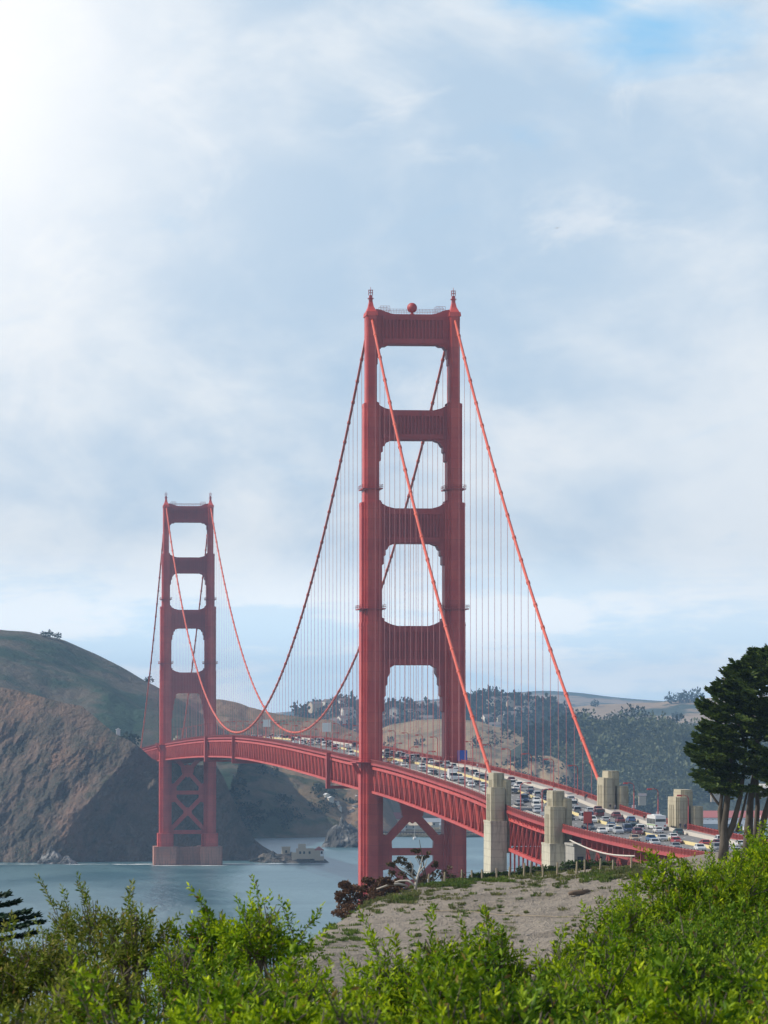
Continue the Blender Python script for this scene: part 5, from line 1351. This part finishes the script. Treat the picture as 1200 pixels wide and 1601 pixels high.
mb.obj('stem', M_BARK, root)
q = []
for u, v, r in [(640, 1352, .38), (625, 1345, .3), (660, 1340, .28), (610, 1350, .28), (636, 1366, .45), (612, 1366, .32), (690, 1365, .4), (705, 1372, .5), (725, 1374, .42), (676, 1372, .4), (660, 1372, .4), (650, 1330, .2), (682, 1352, .22), (745, 1374, .3)]:
    c = P(u, v, 352+rng.uniform(-1, 1))
    for _ in range(6): q.append((c[0]+rng.gauss(0, r*.8), c[1]+rng.gauss(0, r*.8), c[2]+rng.gauss(0, r*.5), r*rng.uniform(.25, .55), 34, .15, .6))
root, c0 = bush('scraggly_cypress', q, ML_JUN2, 'scraggly brown green cypress in front of the tower bracing', 'tree')
mb = MB(); cc = P(668, 1390, 352)
for u, v, *_ in [(640, 1352), (625, 1345), (660, 1340), (610, 1350), (690, 1365), (705, 1372), (650, 1330), (725, 1374), (655, 1312)]:
    e = P(u, v, 352); mb.tube([Vector(cc-c0), Vector(cc*.55+e*.45-c0)+Vector((0, 0, .15)), Vector(e-c0)], [.09, .055, .02], 6)
mb.obj('trunk', M_BARK, root)
dt = empty('dead_tree', tuple(G(650, 1388, 330, 347))); tag(dt, 'bleached bare dead tree with forked white branches on the crest', 'tree'); do = np.array(dt.location)
mb = MB(); dd_ = 343
def br(pts, r0, r1): k = len(pts); mb.tube([Vector(P(u, v, dd_+dz)-do) for u, v, dz in pts], [r0+(r1-r0)*i/(k-1) for i in range(k)], 7)
br([(649, 1392, 0), (650, 1378, 0), (654, 1364, .2), (658, 1350, .4), (660, 1338, .5)], .13, .03); br([(650, 1378, 0), (643, 1367, -.2), (634, 1359, -.4), (622, 1354, -.5)], .09, .025); br([(654, 1364, .2), (664, 1352, .1), (668, 1341, 0)], .06, .02)
br([(643, 1367, -.2), (645, 1355, -.3), (640, 1344, -.4)], .045, .015); br([(649, 1384, 0), (638, 1376, .3), (625, 1376, .5), (612, 1380, .6)], .11, .05); br([(657, 1353, .4), (651, 1343, .4), (650, 1335, .4)], .03, .012)
mb.obj('trunk', M_DEAD, dt, True)
mb = MB(); c = P(608, 1384, 343); mb.tube([Vector((-1.0, 0, -.25)), Vector((0, 0, .08)), Vector((.8, .1, .15)), Vector((1.5, .2, 0))], [.05, .09, .10, .06], 8)
tag(mb.obj('fallen_trunk', M_DEAD, None, True, loc=tuple(c)), 'bleached fallen trunk lying beside the withered juniper', 'log')

# ------------------------------------------------------------------ cypress on the right
DC = 338.0; MPP = DC/FPX
cy = empty('cypress_tree', tuple(Gd(1150, DC))); tag(cy, 'tall dark green cypress with several bare trunks at the right edge', 'tree'); co = np.array(cy.location)
def cw(u, v, dz=0): return P(u, v, DC+dz)-co
mb = MB()
def limb(pts, r0, r1, n=9):
    k = len(pts); mb.tube([Vector(cw(*q)) for q in pts], [(r0+(r1-r0)*i/(k-1))*rng.uniform(.93, 1.07) for i in range(k)], n)
limb([(1128, 1345), (1131, 1318), (1130, 1290), (1134, 1262), (1137, 1235), (1140, 1205), (1146, 1160)], .42, .14)
limb([(1131, 1318), (1125, 1296), (1124, 1268), (1127, 1245), (1128, 1222), (1130, 1190)], .24, .08)
limb([(1127, 1262), (1118, 1252), (1110, 1240), (1105, 1222), (1102, 1200)], .13, .06)
limb([(1133, 1312), (1144, 1290), (1150, 1268), (1156, 1245), (1160, 1215), (1165, 1170)], .28, .12)
limb([(1150, 1300, 1), (1158, 1275, 1), (1164, 1250, 1), (1170, 1225, 1)], .14, .07)
limb([(1166, 1345, 2), (1168, 1310, 2), (1170, 1280, 2), (1172, 1250, 2), (1178, 1210, 2), (1185, 1140, 2)], .42, .16)
limb([(1178, 1335, 3), (1180, 1300, 3), (1183, 1260, 3), (1182, 1225, 3), (1180, 1180, 3)], .26, .12)
limb([(1183, 1340, 1), (1188, 1300, 1), (1196, 1268, 1), (1206, 1235, 1), (1222, 1200, 1)], .34, .15)
limb([(1232, 1345, 3), (1238, 1300, 3), (1246, 1240, 3), (1250, 1150, 3)], .45, .15)
limb([(1146, 1160), (1130, 1140), (1112, 1120), (1098, 1104)], .10, .03); limb([(1165, 1170), (1150, 1120), (1140, 1080), (1130, 1058)], .11, .03); limb([(1185, 1140, 2), (1190, 1080, 2), (1192, 1030, 2)], .14, .03)
limb([(1140, 1205), (1118, 1188), (1095, 1180), (1074, 1178)], .08, .02); limb([(1160, 1215), (1130, 1208), (1100, 1212)], .09, .03)
mb.obj('trunk', M_BARK, cy, True)
LB = [(1003, 1192), (1012, 1176), (1022, 1166), (1035, 1142), (1048, 1122), (1062, 1112), (1075, 1106), (1085, 1092), (1098, 1086), (1110, 1092), (1125, 1096), (1140, 1088), (1155, 1080), (1168, 1066), (1180, 1072), (1195, 1084), (1210, 1080), (1225, 1084), (1240, 1110)]
def lb(v): return np.interp(v, [q[0] for q in LB], [q[1] for q in LB])
def pad(c, d, ln, wd, n, up=.25):
    """flat spray of foliage running from c along d"""
    d = np.array(d, float); d /= np.linalg.norm(d); sd = np.cross(d, [0, 0, 1]); sd /= np.linalg.norm(sd)
    t_ = nrg.random(n); w = (nrg.random(n)-.5)*2
    pos = np.array(c)+d*(t_*ln)[:, None]+sd*(w*wd*(1-.75*t_))[:, None]+np.array([0, 0, 1.])*(up*ln*t_**1.6+nrg.normal(size=n)*.05*ln*(1-.6*t_))[:, None]
    dr = d*1.0+sd*(w*.8)[:, None]+np.array([0, 0, .35])+nrg.normal(size=(n, 3))*.28
    s_ = (.20+.26*nrg.random(n)); return cards(pos, dr, s_, s_*.36, nrg.random(n)*6.28)
pc = []
CU = 1205
for v in np.arange(1016, 1238, 5.0):
    e = lb(v)
    for k in range(3):
        # spray whose tip reaches the outline on the left, or mirrored on the hidden right
        for side in (-1, 1):
            if side > 0 and rng.random() < .5: continue
            uu = e+rng.uniform(0, 10) if k == 0 else rng.uniform(e+8, CU)
            uu = uu if side < 0 else 2*CU-uu
            dz = rng.uniform(-1, 1)*math.sqrt(max(0.0, 1-((uu-CU)/(CU-e+30))**2))*5.2 if k else rng.uniform(-1.5, 1.5)
            ln = rng.uniform(1.3, 2.6)*(1.15 if k == 0 else 1); dirw = RGT*side*1.0+FWD*rng.uniform(-.9, .9)*(.4 if k == 0 else 1.3)
            dirw /= np.linalg.norm(dirw)
            tip = P(uu, v+rng.uniform(-3, 3), DC+dz)-co
            up = .55 if v < 1100 else .34 if v < 1180 else .12
            base = tip-dirw*ln-np.array([0, 0, up*ln])
            pc.append(pad(base, dirw, ln, rng.uniform(.25, .42) if k == 0 else rng.uniform(.4, .75), 300 if k == 0 else 400, up*rng.uniform(.7, 1.3)))
    # foliage inside the crown, facing the viewer too
    for k in range(5):
        uu = rng.uniform(e+18, 2*CU-e-18); dz = -abs(rng.gauss(0, 1))*2.2 if rng.random() < .65 else rng.uniform(-1, 4)
        dirw = RGT*rng.uniform(-1, .6)+FWD*(-.7); dirw /= np.linalg.norm(dirw); ln = rng.uniform(.9, 1.6)
        if v > 1215 and rng.random() < .6: continue
        pc.append(pad(P(uu, v, DC+dz)-co-np.array([0, 0, .2*ln]), dirw, ln, rng.uniform(.5, .9), 260, .2))
v, f = cat(pc); npmesh('crown', v, f, ML_CYP, cy)

# ------------------------------------------------------------------ conifer bough at the left edge
DL = 52.0
cn = empty('young_conifer', tuple(Gd(-150, DL))); tag(cn, 'dark conifer with layered drooping boughs at the left edge', 'tree'); co2 = np.array(cn.location)
mb = MB(); tp = P(-150, 1330, DL)-co2; mb.tube([(0, 0, -.3), (tp[0]*.5, tp[1]*.5, tp[2]*.5), tuple(tp)], [.09, .06, .015], 8)
pc = []
for (u1, v1, v0, dz) in [(14, 1397, 1420, 0), (30, 1409, 1432, .1), (46, 1424, 1446, -.1), (60, 1430, 1454, .15), (68, 1440, 1462, 0), (40, 1446, 1470, -.2), (55, 1458, 1480, .1)]:
    b0 = P(-148, v0+14, DL)-co2; e = P(u1, v1, DL+dz)-co2; d = e-b0; ln = np.linalg.norm(d); d /= ln
    mb.tube([Vector(b0), Vector(b0+d*ln*.5-np.array([0, 0, .02])), Vector(e)], [.02, .012, .004], 5)
    n = 900; t_ = nrg.random(n)**.8; sd = np.cross(d, [0, 0, 1]); sd /= np.linalg.norm(sd); w = (nrg.random(n)-.5)*2
    pos = b0+d*(t_*ln)[:, None]+sd*(w*.22*(1-t_*.8))[:, None]+np.array([0, 0, 1])*(nrg.normal(size=n)*.012-.03*np.abs(w)*(1-t_))[:, None]
    dr = d+sd*(w*.9)[:, None]+nrg.normal(size=(n, 3))*.22+np.array([0, 0, .12]); s_ = .045+.05*nrg.random(n); pc.append(cards(pos, dr, s_, s_*.28, nrg.random(n)*6.28))
for side in (-1,):
    for k in range(9):
        b0 = P(-152, 1340+16*k, DL)-co2; an = rng.uniform(2, 4.2); d = np.array([math.cos(an), math.sin(an), .1]); ln = .25+.07*k
        n = 350; t_ = nrg.random(n); sd = np.cross(d, [0, 0, 1]); w = (nrg.random(n)-.5)*2
        pos = b0+d*(t_*ln)[:, None]+sd*(w*.2*(1-t_*.8))[:, None]; dr = d+sd*(w*.9)[:, None]+nrg.normal(size=(n, 3))*.22; s_ = .045+.05*nrg.random(n); pc.append(cards(pos, dr, s_, s_*.28, nrg.random(n)*6.28))
mb.obj('trunk', M_BARK, cn, True)
v, f = cat(pc); npmesh('bough', v, f, ML_CON, cn)

# ------------------------------------------------------------------ shrubs in the foreground
def sprigs(base, d, ln, leaves, lsz, wr=.20):
    n = len(base)
    fr = (np.arange(leaves)+.6)/leaves
    ang = (np.arange(leaves)*2.4)[None]+nrg.random((n, 1))*6.28
    x, y, z = rot_basis(d, np.zeros(n))
    th = (1.3-.75*fr)[None]+nrg.normal(size=(n, leaves))*.18
    rad = x[:, None]*np.cos(ang)[..., None]+z[:, None]*np.sin(ang)[..., None]
    ld = y[:, None]*np.cos(th)[..., None]+rad*np.sin(th)[..., None]
    bow = nrg.normal(size=(n, 1, 3))*.12*ln[:, None, None]*(fr**2)[None, :, None]
    pos = base[:, None]+y[:, None]*(fr[None]*ln[:, None])[..., None]+bow
    L_ = lsz*(1.0-.45*np.abs(fr-.55)/.55)[None]*(.75+.5*nrg.random((n, leaves)))
    age = np.repeat((fr**2.2)[None], n, 0)*(nrg.random((n, 1))*.9+.1)
    v, f = blades(pos.reshape(-1, 3), ld.reshape(-1, 3), L_.ravel(), (L_*wr*2).ravel(), nrg.random(n*leaves)*6.28)
    return v, f, np.repeat(age.ravel(), 8)
NS = [0]
def shrub(u, vt, d, rad, H, dens, label, mat=ML_SHRUB, lsz=.054, loose=0.0, leaders=6, wide=1.0):
    c = P(u, HOR, d); zt = ZC-(vt-HOR)/FPX*d; zg = float(zground((u-600)/FPX*d, d)); zg = min(zg, zt-.5)
    root = empty('leafy_shrub', (c[0], c[1], zg)); tag(root, label, 'shrub', 'shrubs on the slope below the viewer')
    h = zt-zg
    lob = []
    k = 17 if not loose else 12
    for i in range(k):
        a = rng.uniform(0, 6.28); rr = rad*rng.uniform(.15, .85)*wide; lr = rad*rng.uniform(.20, .40)
        lob.append((rr*math.cos(a), rr*math.sin(a), h-lr*.9-rad*.55*(rr/rad)**2*rng.uniform(.5, 1.3)-rng.uniform(0, .34), lr))
    lob.append((0, 0, h-rad*.34-.03, rad*.34))
    B = []; Dv = []; Ln = []
    for lx, ly_, lz, lr in lob:
        n = int(dens*lr*lr*19*(1-loose*.6))
        q = unit(n); q[:, 2] = np.where(q[:, 2] < -.35, -q[:, 2]*.4, q[:, 2])
        rr = lr*(.55+.45*nrg.random(n)**.5)*(1+.25*fbm(q[:, 0]*2+lx*9, q[:, 1]*2+q[:, 2]*2+ly_*9, 3))
        B.append(np.array([lx, ly_, lz])+q*rr[:, None]-np.array([0, 0, .10])); dv = q*.75+np.array([0, 0, .75])+nrg.normal(size=(n, 3))*.28; Dv.append(dv); Ln.append(.07+.12*nrg.random(n))
    # skirts of foliage down to the ground
    n = int(dens*rad*h*1.0*(1-loose)); a = nrg.random(n)*6.28; zz = nrg.random(n)*(h*.8); rr = rad*wide*(.65+.4*nrg.random(n))
    B.append(np.stack([rr*np.cos(a), rr*np.sin(a), zz], 1)); Dv.append(np.stack([np.cos(a)*.6, np.sin(a)*.6, np.full(n, .8)], 1)+nrg.normal(size=(n, 3))*.3); Ln.append(.10+.14*nrg.random(n))
    # long leading shoots that break the outline
    mb = MB()
    for _ in range(leaders):
        lx, ly_, lz, lr = rng.choice(lob); q = Vector((rng.gauss(0, .5), rng.gauss(0, .5), 1)).normalized(); p0 = Vector((lx, ly_, lz))+q*lr*.7; ll = rng.uniform(.13, .28)
        m_ = 4
        for j in range(m_):
            B.append(np.array([p0+q*(ll*j/m_)])); Dv.append(np.array([q+Vector((rng.gauss(0, .25), rng.gauss(0, .25), .1))])); Ln.append(np.array([.14]))
        mb.tube([p0, p0+q*ll], [.004, .002], 5)
    for _ in range(2):
        lx, ly_, lz, lr = rng.choice(lob); q = Vector((rng.gauss(0, .6), rng.gauss(0, .6), 1)).normalized(); p0 = Vector((lx, ly_, lz)); ll = lr+rng.uniform(.05, .22); q2 = (q+Vector((rng.gauss(0, .3), rng.gauss(0, .3), .2))).normalized()
        mb.tube([p0, p0+q*ll*.6, p0+q*ll*.6+q2*ll*.4], [.004, .003, .0015], 4)
        mb.tube([p0+q*ll*.6, p0+q*ll*.6+(q-q2*.5).normalized()*ll*.3], [.003, .0015], 4)
    v, f, ag = sprigs(np.concatenate(B), np.concatenate(Dv), np.concatenate(Ln), 13, lsz*rng.uniform(.78, 1.08), rng.uniform(.17, .24))
    npmesh('foliage', v, f, mat, root, attr=ag)
    for lx, ly_, lz, lr in lob:
        w1 = Vector((lx*.35+rng.gauss(0, .04), ly_*.35+rng.gauss(0, .04), lz*.45)); mb.tube([(rng.gauss(0, .03), rng.gauss(0, .03), -.05), w1, (lx*.8, ly_*.8, lz), (lx, ly_, lz+lr*.4)], [.02, .012, .006, .003], 6)
        for _ in range(5):
            q = Vector(unit(1)[0]); q.z = abs(q.z); mb.tube([(lx*.8, ly_*.8, lz-.05), Vector((lx, ly_, lz))+q*lr*.5, Vector((lx, ly_, lz))+q*lr*.95+Vector((0, 0, .03))], [.005, .004, .002], 5)
    mb.obj('stem', M_TWIG, root)
S_ = shrub
# back rows
S_(1195, 1300, 43, .95, 2, 62, 'tallest bright green shrub below the cypress at the right edge', leaders=8)
S_(1118, 1338, 41, .62, 2, 66, 'green shrub rising in front of the cypress trunk base', leaders=8)
S_(1035, 1338, 39, .50, 2, 60, 'green shrub overlapping the end of the red approach railing', leaders=9)
S_(985, 1400, 36, .46, 1.6, 62, 'shrub at the right edge of the bare sand, just below the fence end', leaders=7)
S_(1150, 1400, 34, .75, 1.7, 62, 'deep green shrub in the middle of the right hand thicket', ML_SHRUB2)
S_(1070, 1420, 33, .62, 1.7, 62, 'shaded green shrub below the end of the approach railing', ML_SHRUB2)
S_(930, 1452, 32, .42, 1.4, 66, 'bright shrub in front of the driftwood log')
S_(868, 1478, 30, .38, 1.3, 66, 'small bright shrub under the right part of the dune')
S_(765, 1452, 30, .30, 1.2, 66, 'pointed sprig topped shrub in front of the middle of the dune', leaders=8)
S_(688, 1462, 30, .34, 1.2, 66, 'bright shrub in front of the rope on the dune', leaders=6)
S_(600, 1478, 29, .36, 1.2, 66, 'thin topped shrub under the left end of the dune', leaders=8)
S_(420, 1403, 30, .42, 1.4, 70, 'green shrub with a lone sprig standing up against the water', leaders=7)
S_(345, 1418, 31, .34, 1.3, 66, 'green shrub against the water, left of the one with the lone sprig', leaders=6)
S_(462, 1496, 27, .34, 1.2, 70, 'green shrub at the left foot of the sand slope', leaders=5)
S_(150, 1404, 32, .48, 1.5, 70, 'open olive shrub with water showing between its twigs', ML_OLIVE, .055, .16, 12)
S_(215, 1416, 31, .30, 1.3, 60, 'sparse olive shrub with a twig reaching right over the water', ML_OLIVE, .055, .2, 10)
S_(70, 1448, 30, .42, 1.3, 62, 'olive shrub under the tips of the left conifer', ML_OLIVE, .05)
S_(-10, 1460, 30, .45, 1.3, 60, 'olive shrub cut by the left edge below the conifer', ML_OLIVE, .05)
S_(270, 1464, 28, .32, 1.2, 62, 'shrub in the gap of open water at the left', leaders=4)
# middle rows
S_(150, 1505, 25, .42, 1.2, 66, 'dark green shrub below the open olive shrub', ML_OLIVE, .05)
S_(345, 1500, 24, .42, 1.2, 68, 'dense green shrub left of centre in the second row', ML_SHRUB2)
S_(548, 1548, 23, .34, 1.1, 70, 'green shrub filling the bottom of the sand slope')
S_(690, 1508, 24, .42, 1.2, 70, 'dense bright shrub at the centre of the second row')
S_(820, 1512, 24, .42, 1.2, 70, 'dense green shrub right of centre in the second row', ML_SHRUB2)
S_(960, 1490, 25, .48, 1.3, 70, 'broad green shrub below the driftwood log in the second row')
S_(1095, 1475, 25, .48, 1.4, 70, 'broad dark shrub in the second row below the approach railing', ML_SHRUB2)
S_(1215, 1450, 26, .50, 1.4, 68, 'shrub at the right edge below the tallest one')
# front row
S_(30, 1555, 18.5, .36, 1.1, 80, 'front row shrub in the bottom left corner', ML_OLIVE, .05)
S_(175, 1562, 18, .34, 1.1, 80, 'front row shrub next to the bottom left corner')
S_(310, 1555, 18.5, .34, 1.1, 80, 'front row shrub below the gap of open water')
S_(440, 1548, 18, .34, 1.1, 80, 'front row shrub below the one with the lone sprig')
S_(575, 1566, 17, .30, 1.1, 84, 'front row yellow green shrub below the foot of the sand slope')
S_(700, 1560, 17.5, .34, 1.1, 84, 'front row bright shrub at bottom centre')
S_(835, 1562, 17.5, .34, 1.1, 84, 'front row shrub just right of bottom centre', ML_SHRUB2)
S_(970, 1550, 18, .36, 1.1, 80, 'front row shrub below the bright one by the log')
S_(1095, 1552, 18, .34, 1.1, 80, 'front row shrub next to the bottom right corner')
S_(1205, 1540, 18.5, .36, 1.1, 80, 'front row shrub in the bottom right corner')

# the thicket goes on beyond the picture edges
for u, v, d, rd, sd in [(-230, 1480, 30, .5, 'left'), (-520, 1490, 31, .5, 'left'), (-260, 1560, 18.5, .4, 'left'), (1420, 1400, 34, .7, 'right'), (1700, 1420, 34, .7, 'right'), (1420, 1550, 18.5, .4, 'right')]:
    S_(u, v, d, rd, 1.3, 50, f'green shrub carrying the thicket on beyond the {sd} edge')
# ------------------------------------------------------------------ gull
gl = empty('seagull', tuple(P(872, 354, 960)), R(40)); tag(gl, 'tiny gull gliding in the sky right of the nearer tower', 'bird')
gl.rotation_euler = (0, R(-14), R(25))
mb = MB(); ln = [(-.26, .01), (-.2, .05), (-.05, .085), (.1, .075), (.2, .05), (.25, .045), (.30, .02)]
mb.tube([(0, y, 0) for y, r in ln], [r for y, r in ln], 10); mb.tube([(0, .29, .0), (0, .35, -.01)], [.016, .004], 6)
mb.add([(-.03, -.22, .01), (.03, -.22, .01), (.07, -.38, .015), (-.07, -.38, .015)], [(0, 1, 2, 3)])
mb.obj('body', simple('gull_plumage', (.35, .36, .38), .8), gl, True)
for sg in (-1, 1):
    mb = MB(); pr_ = [(.04, .12, -.10, .03), (.25, .15, -.07, .10), (.42, .13, -.05, .12), (.62, .02, -.10, .08), (.78, -.10, -.15, .03)]
    vs = [];
    for x, y1, y0, z in pr_: vs += [(sg*x, y1, z+.008), (sg*x, y0, z+.008), (sg*x, y0, z-.008), (sg*x, y1, z-.008)]
    fs = []
    for i in range(4):
        for k in range(4): fs.append((4*i+k, 4*i+(k+1) % 4, 4*i+4+(k+1) % 4, 4*i+4+k))
    fs += [(0, 1, 2, 3), (16, 17, 18, 19)]; mb.add(vs, fs); mb.obj('wing', simple('gull_wing_grey', (.22, .23, .25), .8), gl)

# ------------------------------------------------------------------ haze
mb = MB(); mb.box(-7500, 8500, -1700, 14400, -2, 300)
m = bpy.data.materials.new('haze_air'); m.use_nodes = True; t = m.node_tree; t.nodes.clear()
pv = N(t, 'ShaderNodeVolumePrincipled'); pv.inputs['Color'].default_value = (.43, .69, 1.0, 1); pv.inputs['Density'].default_value = HAZE; pv.inputs['Anisotropy'].default_value = 0.0
out = N(t, 'ShaderNodeOutputMaterial'); t.links.new(pv.outputs[0], out.inputs['Volume'])
tag(mb.obj('haze', m), kind='stuff')
